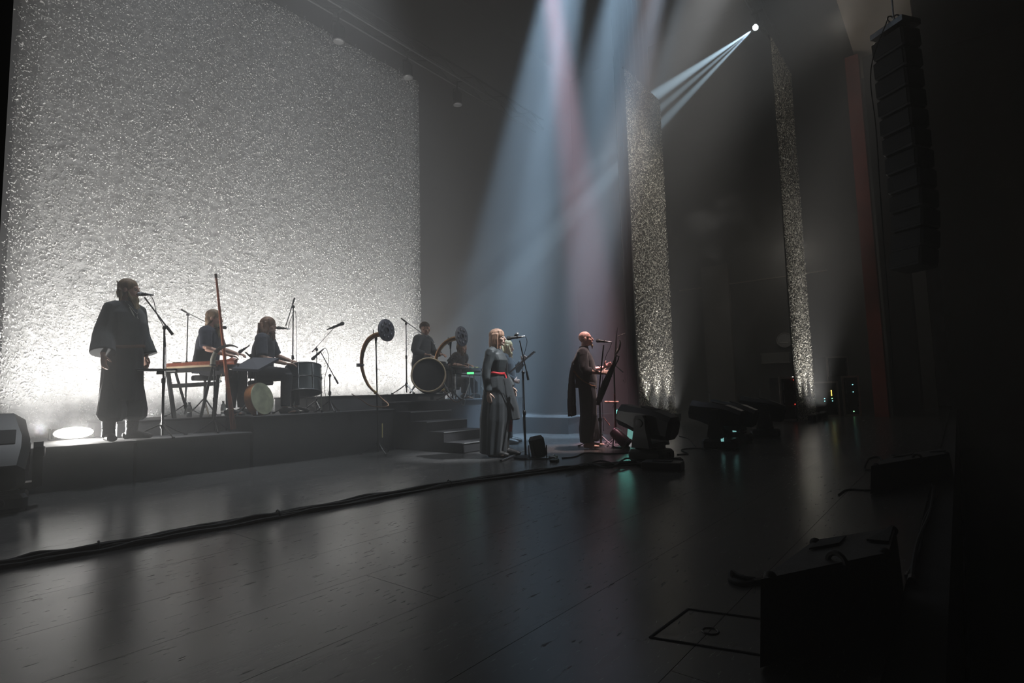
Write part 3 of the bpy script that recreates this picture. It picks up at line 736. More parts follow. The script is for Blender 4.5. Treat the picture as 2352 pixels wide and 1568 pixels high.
# ---------------------------------------------------------------- seated musicians
def seated(name, label, loc, yaw, seat, skin, sh_f=.04, lean=.06, hp=6, arms=None, hy=0, k=1.0, brow=None, legs=None):
    u = seat
    J = dict(pel=(0, 0, u + .10), ch=(lean * .6, 0, u + .44), nb=(lean, 0, u + .62), hc=(lean + .045, 0, u + .77), hy=hy, hp=hp,
             sh=((lean, .19, u + .56), (lean, -.19, u + .56)),
             el=arms[0], wr=arms[1], hd=arms[2], curl=(.5, .5),
             kn=(legs or (((.42, .17, u + .05), (.42, -.17, u + .05)), None))[0], an=((.44, .18, .09), (.40, -.18, .09)) if not legs or legs[1] is None else legs[1])
    if brow: J['brow'] = brow
    return person(name, label, loc, yaw, J, skin, k), J
NAVYT = cloth('tshirt_navy', (.026, .030, .048)); DARKT = cloth('tshirt_blue_black', (.030, .033, .046)); GREYS = cloth('sweater_grey', (.075, .078, .082))
JEAN = cloth('trousers_dark_grey', (.030, .030, .034))
def dress_seated(root, J, seat, topm, sl_r=(.085, .075), sl_end=-.15, belly=1.0, n=None):
    u = seat; p, c, nb = V(J['pel']), V(J['ch']), V(J['nb'])
    g = garment(J, [(p.x, 0, u + .0, .16, .20), (p.x, 0, u + .10, .165 * belly, .205), (p.lerp(c, .5).x, 0, u + .26, .155 * belly, .195), (c.x, 0, u + .44, .15, .205), (c.lerp(nb, .6).x, 0, u + .54, .125, .205), (nb.x, 0, u + .60, .09, .14), (nb.x, 0, u + .635, .07, .075)], rip=([.03, .03, .02, .01, 0, 0, 0], 6))
    J2 = dict(J)
    if sl_end < 0:
        J2['wr'] = tuple(V(J['el'][i]) for i in (0, 1)); J2['el'] = tuple(V(J['sh'][i]).lerp(V(J['el'][i]), .45) for i in (0, 1)); e = .85
    else: e = sl_end
    sleeves(g, J2, sl_r, end=e, rip=.05); t = g.remesh('shirt', topm, root, .010, 2)
    g = M()
    for i, s in enumerate((1, -1)):
        kn, an = V(J['kn'][i]), V(J['an'][i]); hp_ = p + V((0, s * .09, -.03))
        g.tube([hp_, hp_.lerp(kn, .5), kn, kn + V((.02, 0, -.03))], [.125, .105, .085, .06], 14); g.tube([kn, kn.lerp(an, .4), an + V((0, 0, .02))], [.085, .078, .064], 14)
    g.ell(p, (.16, .19, .11)); g.remesh('trousers', JEAN, root, .010, 2)
    for i, s in enumerate((1, -1)):
        an = V(J['an'][i]); g = M()
        g.tube([an + V((-.075, 0, -.05)), an + V((-.02, 0, -.035)), an + V((.08, 0, -.045)), an + V((.17, 0, -.06)), an + V((.20, 0, -.065))], [.036, .048, .046, .046, .028], 12, hint=(0, 1, 0), ry=[.036, .052, .04, .03, .02])
        g.remesh('shoe', BOOT, root, .008, 1)
    return t
def stool(loc, seat, label, r=.17):
    t = thing('drum_stool', label, 'stool', loc)
    M().lathe([(.0, seat - .07), (r * .95, seat - .07), (r, seat - .05), (r, seat - .02), (r * .92, seat), (0, seat)], seg=24).obj('seat', BLACKM, t)
    M().cyl((0, 0, .12), (0, 0, seat - .06), .018, 10).obj('post', CHROME, t)
    for i in range(3):
        a = 2 * PI * i / 3 + .4
        M().tube([(0, 0, .26), (.12 * math.cos(a), .12 * math.sin(a), .12), (.22 * math.cos(a), .22 * math.sin(a), .012)], .010, 8).obj('leg', CHROME, t)
    return t
FWD = lambda s: ((1, -s * .35, -.2), (0, 0, -1), (.2, -s, 0))
# zither player
arm1 = (((.12, .27, .95), (.10, -.27, .93)), ((.36, .16, .88), (.34, -.17, .84)), (FWD(1), FWD(-1)))
p1, JP = seated('person', 'seated man with long beard and navy shirt behind the wooden zither', (3.24, 8.16, .65), -42, .60, SKIN_R, arms=arm1, hp=8, brow=BROWNHAIR)
stool((3.24, 8.16, .65), .57, 'black stool under the zither player')
dress_seated(p1, JP, .60, NAVYT)
g = M(); hair_cap(g, JP, 1.05); strands(g, JP, [(-.10, -.03 + .02 * i, 0) for i in range(4)], .2, .018, .012, 5); g.remesh('hair', BROWNHAIR, p1, .007, 1)
g = M(); H = JP['H']; g.ell(H(.05, 0, -.095), (.055, .054, .04), JP['q']); g.ell(H(.075, 0, -.15), (.04, .042, .09), JP['q']); strands(g, JP, [(.06 + .015 * (i % 3), -.03 + .012 * i, -.14) for i in range(6)], .19, .012, .01, 4)
g.remesh('beard', BEARD, p1, .007, 1)
# hand drummer
arm2 = (((.14, .27, .86), (.12, -.30, .80)), ((.37, .15, .78), (.40, -.16, .72)), (FWD(1), ((1, .3, -.1), (0, 0, -1), (.2, 1, 0))))
p2, JH = seated('person', 'seated long-haired drummer in dark t-shirt behind the tall grey drum', (3.90, 7.90, .65), -45, .52, SKIN, arms=arm2, hp=4, brow=BROWNHAIR)
stool((3.90, 7.90, .65), .49, 'black stool under the long-haired drummer')
dress_seated(p2, JH, .52, DARKT)
AUB = mat('hair_auburn', (0.20, 0.095, 0.045), 0.5, var=0.4, vscale=40, stretch=(1, 1, .1), bump=.35, bscale=120)
g = M(); hair_cap(g, JH, 1.12, sides=True)
strands(g, JH, [(-.11 + .018 * (i % 5), -.09 + .18 * ((i * 7) % 16) / 15, .03) for i in range(18)] + [(-.02, s * .088, .05) for s in (-1, 1)], .27, .024, .035, 11, bend=(-.005, 0, 0))
g.remesh('hair', AUB, p2, .007, 1)
g = M(); H = JH['H']; g.ell(H(.055, 0, -.10), (.048, .050, .04), JH['q']); strands(g, JH, [(.06 + .012 * (i % 3), -.03 + .012 * i, -.12) for i in range(6)], .10, .011, .01, 4); g.remesh('beard', AUB, p2, .007, 1)
# short-haired percussionist
arm3 = (((.10, .29, .80), (.05, -.30, .78)), ((.33, .20, .74), (.22, -.16, .72)), (FWD(1), FWD(-1)))
p3, JS = seated('person', 'seated short-haired man in a grey sweater behind the big bass drum', (6.98, 7.9, .885), -74, .46, SKIN, arms=arm3, hp=10, brow=BROWNHAIR)
stool((6.98, 7.9, .885), .43, 'black stool under the man in the grey sweater')
dress_seated(p3, JS, .46, GREYS, (.085, .058), .85)
SHORT = mat('hair_dark_brown', (.07, .045, .03), .6, var=.3, vscale=40, bump=.3, bscale=140)
g = M(); q = JS['q']; H = JS['H']; g.ell(H(-.018, 0, .055), (.102, .080, .078), q, 18, 12); g.ell(H(-.06, 0, .02), (.058, .076, .06), q); g.remesh('hair', SHORT, p3, .006, 1)
# kit drummer
arm4 = (((.12, .28, .70), (.12, -.28, .70)), ((.32, .16, .68), (.33, -.14, .66)), (FWD(1), FWD(-1)))
p4, JK = seated('person', 'dreadlocked drummer bent low behind the electronic drum kit', (7.86, 7.98, .76), -75, .28, SKIN, arms=arm4, hp=14, lean=.22, brow=SHORT)
stool((7.86, 7.98, .76), .25, 'black stool under the dreadlocked kit drummer')
dress_seated(p4, JK, .28, cloth('shirt_printed_dark', (.05, .045, .042)), (.085, .075))
DREAD = mat('dreadlocks_brown', (.13, .09, .06), .8, var=.5, vscale=30, bump=.5, bscale=90)
g = M(); hair_cap(g, JK, 1.06)
rs = random.Random(4)
for i in range(26):
    a = rs.uniform(-2.6, 2.6); H = JK['H']; p0 = H(-.02 - .09 * math.cos(a) if abs(a) < 1.6 else -.02 - .05 * math.cos(a), .082 * math.sin(a), .05)
    g.tube([p0, p0 + V((rs.uniform(-.02, .03), rs.uniform(-.03, .03), -.10)), p0 + V((rs.uniform(-.03, .05), rs.uniform(-.04, .04), -.24))], [.012, .012, .008], 6)
g.remesh('hair', DREAD, p4, .006, 0)

# ================================================================ STAGE GEAR
MESHG = mat('mic_grille_steel', (0.42, 0.42, 0.43), 0.4, 0.9, bump=.6, bscale=400)
MESHD = mat('mic_grille_dark', (0.05, 0.05, 0.05), 0.45, 0.6, bump=.6, bscale=400)
def microphone(label, tip, tail, silver=False, big=1.0):
    tip, tail = V(tip), V(tail); d = (tail - tip); L_ = d.length; d.normalize()
    t = thing('microphone', label, 'microphone', tail); o = tail
    r = .026 * big
    M(o).lathe([(.004, 0), (r * .7, .006), (r, .022), (r, .036), (r * .86, .052)], tip, d, 14).obj('grille', MESHG if silver else MESHD, t)
    M(o).lathe([(r * .9, .050), (r * .9, .058), (r * .72, .066), (r * .5, L_ - .012), (r * .42, L_)], tip, d, 14).obj('body', PLASTIC, t)
    M(o).lathe([(r * .42, L_ - .001), (r * .36, L_ + .05)], tip, d, 10).obj('plug', STEEL, t)
    c = tip + d * (L_ * .7)
    M(o).torus(c, d, r * .62, .006, 14, 6).obj('clip', BLACK, t)
    return t
def cable_pts(o, pts, r, m, parent, name='cable'):
    return M(o).tube(catmull(pts, 6), r, 6).obj(name, m, parent)
def mic_stand(label, base, top, boom=None, tripod=.30, rb=None, r=.011, cable=None, rot=.3, m=BLACK, legz=.16, name='microphone_stand', cat='microphone stand'):
    """base on the floor, pole to top, boom through its two ends"""
    base, top = V(base), V(top); t = thing(name, label, cat, base); o = base
    mid = base.lerp(top, .52)
    M(o).tube([base + V((0, 0, .03)), mid], r * 1.35, 10).obj('lower_pole', m, t)
    M(o).tube([mid, top], r, 10).obj('upper_pole', m, t)
    M(o).lathe([(r * 1.4, -.03), (r * 2.1, -.02), (r * 2.1, .02), (r * 1.2, .035)], mid, top - base, 12).obj('clutch', PLASTIC, t)
    if tripod:
        M(o).lathe([(r * 2.2, legz - .05), (r * 2.6, legz - .03), (r * 2.6, legz + .02), (r * 1.5, legz + .04)], base, (0, 0, 1), 12).obj('leg_collar', PLASTIC, t)
        for i in range(3):
            a = rot + 2 * PI * i / 3; e = V((math.cos(a), math.sin(a), 0))
            lg = M(o).tube([base + V((0, 0, legz)) + e * .02, base + e * (tripod * .6) + V((0, 0, legz * .42)), base + e * tripod + V((0, 0, .014))], [.009, .009, .008], 8).obj('leg', m, t)
            M(o).tube([base + e * (tripod - .02) + V((0, 0, .016)), base + e * (tripod + .02) + V((0, 0, .012))], .012, 8).obj('foot', RUBBER, lg)
    elif rb:
        M(o).lathe([(0, 0), (rb, 0), (rb, .018), (rb * .85, .03), (.03, .045), (0, .045)], base, (0, 0, 1), 28).obj('base', m, t)
    else:
        M(o).lathe([(.0, 0), (.05, 0), (.04, .04), (0, .05)], base, (0, 0, 1), 12).obj('base', m, t)
    if boom:
        b0, b1 = V(boom[0]), V(boom[1])
        M(o).tube([b0, b1], r * .75, 8).obj('boom', m, t)
        M(o).ell(top, (.022, .022, .026)).obj('swivel', PLASTIC, t)
        d = (b1 - b0).normalized()
        M(o).tube([b0, b0 + d * .12], [r * 1.5, r * 1.3], 10).obj('counterweight', RUBBER, t)
    else: M(o).ell(top, (.016, .016, .02)).obj('swivel', PLASTIC, t)
    if cable: cable_pts(o, cable, .004, RUBBER, t)
    return t

# bearded singer's microphone, stand and tray
B1 = V((2.46, 7.35, .45))
mic_stand('tripod microphone stand with angled boom in front of the bearded singer', B1, (2.388,7.176,1.738), [(2.454,7.107,1.654),(2.179,7.194,2.078)], .36, cable=[(2.212,7.119,2.097),(2.248,7.115,2.035),(2.3,7.153,1.882),(2.383,7.156,1.695),(2.428,7.213,1.24),(2.438,7.291,0.833)], rot=.5)
microphone('silver-headed vocal microphone at the mouth of the bearded singer', (2.113,7.207,2.112), (2.202,7.13,2.102), True)
T1 = thing('tray_table', 'flat black tray clamped to the bearded singer\'s microphone stand', 'tray', (2.36,7.282,1.232)); o = T1.location
M(o).box((2.359,7.28,1.252), (.40, .26, .012), qz(-.35), bev=.004).obj('tray', BLACK, T1, False)
M(o).box(V((2.359,7.28,1.252)) - V((0, 0, .012)), (.37, .23, .010), qz(-.35), bev=.003).obj('pale_underside', mat('tray_white', (.75, .75, .73), .6, var=.05), T1, False)
M(o).box((2.38,7.259,1.216), (.06, .05, .04), qz(-.35)).obj('clamp', BLACK, T1, False)

# zither player's corner
mic_stand('thin chrome stand with long slanting boom behind the zither player', (3.182,8.661,0.65), (3.182,8.661,2.126), [(3.118,8.729,2.198),(3.353,8.084,1.893)], .26, r=.009, m=STEEL)
microphone('small vocal microphone in front of the zither player', (3.377,7.849,1.873), (3.344,8.047,1.895), False, .9)
ZB = (3.055,8.056,1.313)
ZW = mat('zither_red_wood', (0.30, 0.085, 0.045), .4, var=.35, vscale=6, stretch=(1, 8, 8)); ZU = mat('zither_pale_wood', (.62, .50, .34), .5, var=.2, vscale=6)
Z1 = thing('zither', 'long red-brown wooden zither on a trestle in front of the navy-shirted man', 'zither', ZB); o = V(ZB)
zx = (V((3.41,7.61,1.358)) - V((2.841,8.317,1.334))); zd = zx.normalized(); zs = V((0, 0, 1)).cross(zd).normalized()
za = V((2.841,8.317,1.334)); zl = zx.length
M(o).loft([[za + zd * (zl * t) + zs * (s_ * w_) + V((0, 0, h)) for s_, h in ((-1, 0), (1, 0), (1, .045), (-1, .045))] for t, w_ in ((0, .075), (.05, .12), (.55, .13), (.74, .11), (.78, .08))]).obj('soundbox', ZW, Z1, False)
M(o).loft([[za + zd * (zl * t) + zs * (s_ * w_) + V((0, 0, h)) for s_, h in ((-1, -.022), (1, -.022), (1, 0), (-1, 0))] for t, w_ in ((.02, .10), (.5, .12), (.72, .10))]).obj('underside', ZU, Z1, False)
M(o).tube([za + zd * zl * .77 + V((0, 0, .02)), za + zd * zl * .87 + V((0, 0, .03)), za + zd * zl * .95 + V((0, 0, .045)), za + zd * zl + V((0, 0, .03))], [.045, .035, .05, .042], 12, hint=(0, 0, 1)).obj('scroll', ZW, Z1)
for k in range(5):
    M(o).tube([za + zd * .06 + zs * (.02 * (k - 2)) + V((0, 0, .062)), za + zd * (zl * .9) + zs * (.012 * (k - 2)) + V((0, 0, .062))], .0012, 4).obj('string', STEEL, Z1)
for t in (.12, .68): M(o).box(za + zd * (zl * t) + V((0, 0, .053)), (.012, .2, .018), zd.to_track_quat('X', 'Z')).obj('bridge', ZU, Z1, False)
TR = thing('trestle', 'black folding trestle carrying the wooden zither', 'trestle', (ZB[0], ZB[1], .65)); o = TR.location
for t, lean in ((.03, .16), (.70, -.10)):
    a = za + zd * (zl * t) + V((0, 0, -.03)); 
    for s_ in (-1, 1):
        f = V((a.x, a.y, .65)) + zd * lean + zs * (s_ * .16)
        M(o).box((a + f) / 2 + zs * (s_ * .04), (.045, .030, (a - f).length), (a + zs * (s_ * .08) - f).to_track_quat('Z', 'Y')).obj('leg', BLACKM, TR, False)
c0 = V((2.896,8.365,1.08)); c1 = V((3.293,7.872,1.1))
M(o).box((c0 + c1) / 2, ((c1 - c0).length, .03, .055), (c1 - c0).to_track_quat('X', 'Z')).obj('crossbar', BLACKM, TR, False)
M(o).box(za + zd * (zl * .36) + V((0, 0, -.055)), (zl * .74, .06, .05), zd.to_track_quat('X', 'Z')).obj('top_rail', BLACKM, TR, False)

# goat horn on its stand, tall wooden horn
HS = V((3.15, 7.6, .45))
mic_stand('thin pole stand holding the curved animal horn', HS, (3.102,7.541,1.274), None, .24, r=.009, name='horn_stand', cat='stand')
g = [(3.088,7.55,1.331),(3.087,7.538,1.421),(3.104,7.506,1.5),(3.144,7.448,1.555),(3.204,7.371,1.581),(3.251,7.314,1.573),(3.284,7.276,1.549)]
HN = thing('animal_horn', 'dark curved animal horn with a ribbed pale base on a pole stand', 'horn', g[0]); o = V(g[0])
M(o).tube(catmull(g[2:], 5), [.027 * (1 - .75 * i / 20) for i in range(21)], 12).obj('horn', mat('horn_dark', (.045, .038, .032), .45, var=.4, vscale=12), HN)
M(o).tube(catmull(g[:3], 6), [.031 + .003 * (i % 2) - .0003 * i for i in range(13)], 12).obj('ribbed_base', mat('horn_pale', (.30, .29, .24), .6, var=.3, vscale=20), HN)
M(o).torus(V(g[0]), (0, 0, 1), .032, .009, 16, 6).obj('collar', BLACK, HN)
g = [(3.126,7.615,2.562),(3.153,7.613,2.346),(3.207,7.612,1.879),(3.266,7.609,1.384),(3.311,7.604,1.034),(3.352,7.594,0.742),(3.386,7.589,0.48)]
LH = thing('wooden_horn', 'tall straight reddish wooden horn leaning upright on the low riser', 'horn', g[-1]); o = V(g[-1])
HW = mat('horn_red_wood', (0.34, 0.10, 0.045), .35, var=.45, vscale=10, stretch=(6, 6, .6), coat=.3)
M(o).tube(catmull(g, 5), [.013 + .024 * (i / 30) ** 1.6 for i in range(31)], 14).obj('tube', HW, LH)
M(o).lathe([(.015, 0), (.018, .01), (.018, .05), (.014, .06)], g[0], V(g[1]) - V(g[0]), 12).obj('mouthpiece', mat('horn_dark_wood', (.06, .03, .02), .4, var=.3), LH)
for k, t in ((2, .018), (4, .026), (5, .033)): M(o).torus(g[k], V(g[k + 1]) - V(g[k]), t, .004, 18, 6).obj('binding', mat('binding_cane%d' % k, (.40, .24, .10), .5, var=.2), LH)

# bottles
GLASS = mat('clear_bottle', (.85, .88, .88), .1, trans=.85, spec=.5); LABELM = mat('bottle_label', (.65, .66, .64), .6, var=.15)
for p, lb in (((3.064,8.204,0.65), 'clear water bottle on the grey riser below the zither'), ((3.469,8.105,0.65), 'clear water bottle on the riser beside the tall wooden horn')):
    b_ = thing('water_bottle', lb, 'bottle', p)
    M().lathe([(0, .002), (.032, .002), (.034, .01), (.034, .055), (.031, .06), (.034, .068), (.034, .12), (.028, .15), (.013, .175), (.013, .19), (0, .19)], seg=18).obj('body', GLASS, b_)
    M().lathe([(.0345, .072), (.0345, .115)], seg=18, cap=False).obj('wrapper', LABELM, b_)
    M().lathe([(.0, .185), (.015, .185), (.015, .205), (0, .205)], seg=14).obj('cap', BLACK, b_)

# ---- hand drummer's corner
DTEAL = mat('drum_shell_teal_grey', (.075, .095, .10), .45, var=.3, vscale=6); HEADM = mat('drum_head_cream', (.55, .53, .46), .6, var=.15, vscale=8)
DC = V((4.381,7.559,1.136)); ax = (V((0.10, .22, 1))).normalized()
TD = thing('floor_drum', 'tall grey cylindrical drum on three legs beside the long-haired drummer', 'drum', (DC.x, DC.y, .65)); o = TD.location
M(o).lathe([(.235, -.21), (.245, -.205), (.245, .205), (.235, .21)], DC, ax, 36, cap=False).obj('shell', DTEAL, TD)
M(o).lathe([(0, .212), (.238, .212), (.238, .204)], DC, ax, 36).obj('drum_head', HEADM, TD)
for z in (-.20, .20): M(o).torus(DC + ax * z, ax, .250, .010, 36, 8).obj('hoop', STEEL, TD)
M(o).torus(DC, ax, .248, .006, 36, 6).obj('band', BLACK, TD)
A_, B_ = frame(ax)
for i in range(8):
    a = 2 * PI * i / 8; e = A_ * math.cos(a) + B_ * math.sin(a)
    M(o).tube([DC + e * .258 - ax * .19, DC + e * .258 + ax * .19], .005, 6).obj('tension_rod', STEEL, TD)
    M(o).box(DC + e * .256, (.02, .02, .05), ax.to_track_quat('Z', 'Y')).obj('lug', STEEL, TD, False)
for i in range(3):
    a = 2 * PI * i / 3 + .9; e = V((math.cos(a), math.sin(a), 0)); p = DC + e * .26
    lg = M(o).tube([p + V((0, 0, .0)), p + e * .05 + V((0, 0, -.2)), V((p.x, p.y, .665)) + e * .06], .009, 8).obj('leg', CHROME, TD)
    M(o).ell(V((p.x, p.y, .672)) + e * .06, (.018, .018, .022)).obj('foot', RUBBER, lg)
# frame drum leaning on its rim
FC = V((3.671,7.37,0.888)); fa = V((.42, -.90, .20)).normalized()
FD = thing('frame_drum', 'round frame drum with pale mottled skin standing on its rim', 'drum', (FC.x, FC.y, .65)); o = FD.location
fr = FC.z - .655
fr = .222; FC.z = .65 + fr * math.sqrt(1 - fa.z ** 2) + .012
FSK = mat('drum_skin_mottled', (.42, .44, .30), .6, var=.35, vscale=7); FRW = mat('drum_rim_orange_wood', (.42, .17, .06), .45, var=.4, vscale=8)
M(o).lathe([(0, .0), (fr - .004, .0), (fr, -.008)], FC, fa, 40, cap=False).obj('skin', FSK, FD)
M(o).lathe([(fr, -.006), (fr + .004, -.02), (fr + .004, -.11), (fr - .006, -.115), (fr - .012, -.02)], FC, fa, 40, cap=False).obj('rim', FRW, FD)
# black tilted drum table on a tripod stand
PT = [V(p) for p in [(3.338,7.549,1.295),(3.611,7.588,1.452),(3.928,7.437,1.441),(3.581,7.332,1.271)]]
KT = thing('drum_pad', 'black tilted flat pad on a tripod between the two seated men', 'drum pad', (PT[0].x * .5 + PT[2].x * .5, PT[0].y * .5 + PT[2].y * .5, .65)); o = KT.location
M(o).prism(PT, (0, 0, -.035)).obj('pad', mat('pad_navy_black', (.020, .022, .036), .7, var=.2), KT, False)
cc = sum(PT, V()) / 4
M(o).tube([V((cc.x, cc.y, .68)), cc - V((0, 0, .03))], .014, 10).obj('pole', BLACK, KT)
for i in range(3):
    a = 2 * PI * i / 3 + .2; e = V((math.cos(a), math.sin(a), 0))
    M(o).tube([V((cc.x, cc.y, .95)), V((cc.x, cc.y, .665)) + e * .24], .010, 8).obj('leg', STEEL, KT)
M(o).tube([V((3.339,7.629,1.287)), V((3.463,7.48,1.258))], .010, 8).obj('side_rail', STEEL, KT)
M(o).tube(catmull([(3.405,7.555,1.237),(3.404,7.544,1.313),(3.417,7.523,1.348)], 4), .007, 8).obj('clamp_hook', STEEL, KT)
mic_stand('short stand with a small dark microphone boom between the seated men', (3.606,7.591,0.65), (3.606,7.591,1.476), [(3.616,7.584,1.44),(3.554,7.648,1.526)], .2, r=.008)
microphone('small dark microphone pointing at the black tilted pad', (3.494,7.724,1.517), (3.562,7.629,1.592), False, .9)
# microphones around the tall drum
mic_stand('tall thin stand with upright boom beside the long-haired drummer', (4.303,7.737,0.65), (4.303,7.737,2.249), [(4.309,7.712,2.38),(4.094,7.563,1.924)], .26, r=.009, cable=[(4.094,7.563,1.924),(4.164,7.641,1.885),(4.24,7.682,2.065),(4.334,7.714,2.143),(4.376,7.764,1.42)])
microphone('vocal microphone at the face of the long-haired drummer', (3.932,7.529,1.884), (4.075,7.513,1.88), False, .9)
mic_stand('thin stand with short boom holding an overhead microphone near the tall drum', (4.672,7.691,0.65), (4.672,7.691,1.612), [(4.628,7.751,1.574),(4.821,7.461,1.936)], .24, r=.006, m=STEEL)
microphone('round-headed overhead microphone pointing right above the tall drum', (4.919,7.329,2.012), (4.783,7.509,1.93), False, 1.15)
mic_stand('black tripod stand with drooping boom in front of the tall drum', (4.595,7.208,0.65), (4.595,7.208,1.189), [(4.679,7.122,1.064),(4.486,7.291,1.552)], .20, r=.009, cable=[(4.497,7.274,1.571),(4.537,7.223,1.588),(4.563,7.205,1.491),(4.567,7.222,1.331),(4.548,7.282,1.076),(4.588,7.274,0.786)])
microphone('dark microphone aimed down at the tall drum rim', (4.412,7.4,1.427), (4.494,7.281,1.552), False, 1.0)
# small pedals, sticks and boxes on the deck
PD = thing('drum_pedal', 'dark foot pedal under the shoe of the long-haired drummer', 'pedal', (4.24,7.558,0.65)); o = V(PD.location)
M().box((0, 0, .012), (.10, .26, .024), qz(.5)).obj('base', BLACK, PD, False); M().box((.0, 0, .055), (.09, .25, .014), qz(.5) @ Quaternion((1, 0, 0), .25)).obj('footboard', STEEL, PD, False)
M().tube([(.05, .1, .02), (.06, .12, .22)], .008, 8).obj('beater_post', STEEL, PD)
MB = thing('mallet', 'pale headed mallet hanging beside the zither', 'mallet', (3.224,7.63,1.151)); o = V(MB.location)
M(o).tube([(3.228,7.616,1.221),(3.225,7.631,1.14)], .005, 6).obj('stick', ZU, MB); M(o).ell((3.226,7.632,1.123), .016).obj('mallet_head', LABELM, MB)

# ---- big bass drum and the grey sweatered man
BC = V((6.382,7.005,1.116)); ba = V((-.72, -.66, .08)).normalized(); BR = .275; BC.z = .885 + BR + .02
BD = thing('bass_drum', 'big round bass drum on its side in front of the grey-sweatered man', 'drum', (BC.x, BC.y, .885)); o = BD.location
M(o).lathe([(BR, -.20), (BR + .004, -.195), (BR + .004, .195), (BR, .20)], BC, ba, 44, cap=False).obj('shell', mat('bass_shell_brown', (.16, .085, .05), .4, var=.3, vscale=5), BD)
M(o).lathe([(0, .165), (BR * .6, .168), (BR - .004, .165)], BC, ba, 44, cap=False).obj('front_head', mat('drum_head_black_gloss', (.075, .076, .078), .32, var=.3, vscale=4), BD)
M(o).lathe([(0, -.19), (BR - .004, -.19)], BC, ba, 44, cap=False).obj('rear_head', HEADM, BD)
for z in (-.20, .20): M(o).torus(BC + ba * z, ba, BR + .006, .014, 44, 8).obj('hoop', ZU if z > 0 else BLACK, BD)
for s_ in (-1, 1): 
    sd = V((0, 0, 1)).cross(ba).normalized()
    M(o).tube([BC + sd * (s_ * .24) - V((0, 0, .12)), V((BC.x, BC.y, .895)) + sd * (s_ * .33)], .010, 8).obj('spur', CHROME, BD)
mic_stand('thin steel stand with long boom left of the grey-sweatered man', (6.176,7.36,0.885), (6.176,7.36,2.101), [(6.118,7.417,2.193),(6.413,7.026,1.829)], .24, r=.009, m=STEEL)
microphone('vocal microphone at the mouth of the grey-sweatered man', (6.421,7.089,1.873), (6.366,6.857,1.732), False, .9)

# ---- drum kit on the tall riser
KX = V((7.55, 7.55, .76))
KIT = thing('drum_rack', 'chrome rack with black pads in front of the dreadlocked drummer', 'drum rack', KX); o = KX
for px, d, h in ((1045, 10.6, 0), (1080, 10.7, 0), (1106, 10.8, 0)): pass
for a, b_ in ([(7.502,7.505,0.772),(7.477,7.469,1.246)], [(7.75,7.376,0.655),(7.718,7.331,1.243)], [(7.803,7.31,0.653),(7.773,7.267,1.224)], [(8.026,7.326,0.841),(8.004,7.294,1.26)]):
    M(o).tube([(a[0], a[1], .775), b_], .013, 10).obj('post', CHROME, KIT)
M(o).tube([(7.424,7.534,1.248),(8.19,7.231,1.208)], .014, 10).obj('crossbar', BLACK, KIT)
for a, b_ in ([(7.491,7.489,0.98),(7.377,7.509,0.718)], [(7.728,7.345,1.058),(7.54,7.311,0.687)], [(8.017,7.313,1.012),(8.046,7.164,0.694)]):
    M(o).tube([a, (b_[0], b_[1], .772)], .009, 8).obj('brace', STEEL, KIT)
for px, nm in (((7.277,7.547,1.314), 0), ((7.504,7.424,1.328), 1), ((8.12,7.306,1.297), 2)):
    pd_ = M(o).lathe([(0, 0), (.15, 0), (.155, .012), (.155, .04), (.14, .052), (0, .052)], px, (.05, -.12, 1), 28).obj('pad', RUBBER, KIT)
M(o).tube([(8.007,7.298,1.209),(8.077,7.066,1.107)], .010, 8).obj('cymbal_arm', BLACK, KIT)
SM = thing('sampler', 'sampling pad machine with a lit green display on the drum rack', 'sampler', (7.701,7.266,1.29)); o = V(SM.location)
M(o).box((7.7,7.265,1.307), (.36, .24, .05), qz(-.8) @ Quaternion((1, 0, 0), .25), bev=.012).obj('body', PLASTIC, SM, False)
M(o).box(V((7.597,7.192,1.249)), (.13, .012, .040), qz(-.9)).obj('display', emis('green_display', (.15, 1, .35), 1.6), SM, False)
for i in range(6):
    p_ = V((3127.318,-3829.143,-125.082)) if False else V((7.661,7.228,1.338)) + V((.05 * (i - 2.5) * .63, -.05 * (i - 2.5) * .776, .012))
    M(o).box(p_, (.038, .05, .010), qz(-.8)).obj('pad', emis('pad_light', (.5, 1, .75), .25) if i == 3 else RUBBER, SM, False)
YB = thing('pad_box', 'small yellow box clipped to the end of the drum rack', 'box', (7.873,7.288,1.327)); M().box((0, 0, 0), (.07, .07, .09), bev=.008).obj('case', mat('yellow_plastic', (.62, .55, .18), .5, var=.15), YB, False)
M().box((0, -.036, .0), (.04, .004, .05)).obj('front_plate', LABELM, YB, False)
microphone('small microphone on a gooseneck over the drum rack', (7.284,7.529,1.379), (7.334,7.448,1.509), False, .8)
g = [(7.334,7.448,1.509),(7.369,7.401,1.54),(7.401,7.377,1.432),(7.408,7.388,1.292)]
gn = thing('gooseneck', 'thin gooseneck arm carrying the small microphone above the drum rack', 'stand', g[-1]); cable_pts(V(g[-1]), g, .006, BLACK, gn, 'arm'); M().lathe([(.0, -.03), (.015, -.03), (.015, .02), (0, .02)]).obj('clamp', BLACK, gn)
# ladder-like rack of bars lying in front of the kit
LR = thing('bar_rack', 'low black ladder-like rack of bars beside the second curved horn', 'rack', (7.294,7.286,0.76)); o = V(LR.location)
r1 = [(7.179,7.407,0.901),(7.402,7.154,0.747)]; r2 = [(7.207,7.393,0.755),(7.397,7.175,0.642)]
for nm, (a, b_) in (('rail', r1), ('rail', r2)): M(o).tube([a, b_], .008, 8).obj(nm, STEEL, LR)
for i in range(7):
    t = i / 6; M(o).tube([V(r1[0]).lerp(V(r1[1]), t), V(r2[0]).lerp(V(r2[1]), t)], .006, 6).obj('rung', STEEL, LR)
for p_ in (r2[0], r2[1]): M(o).tube([p_, (p_[0], p_[1], .768)], .008, 6).obj('foot', BLACK, LR)

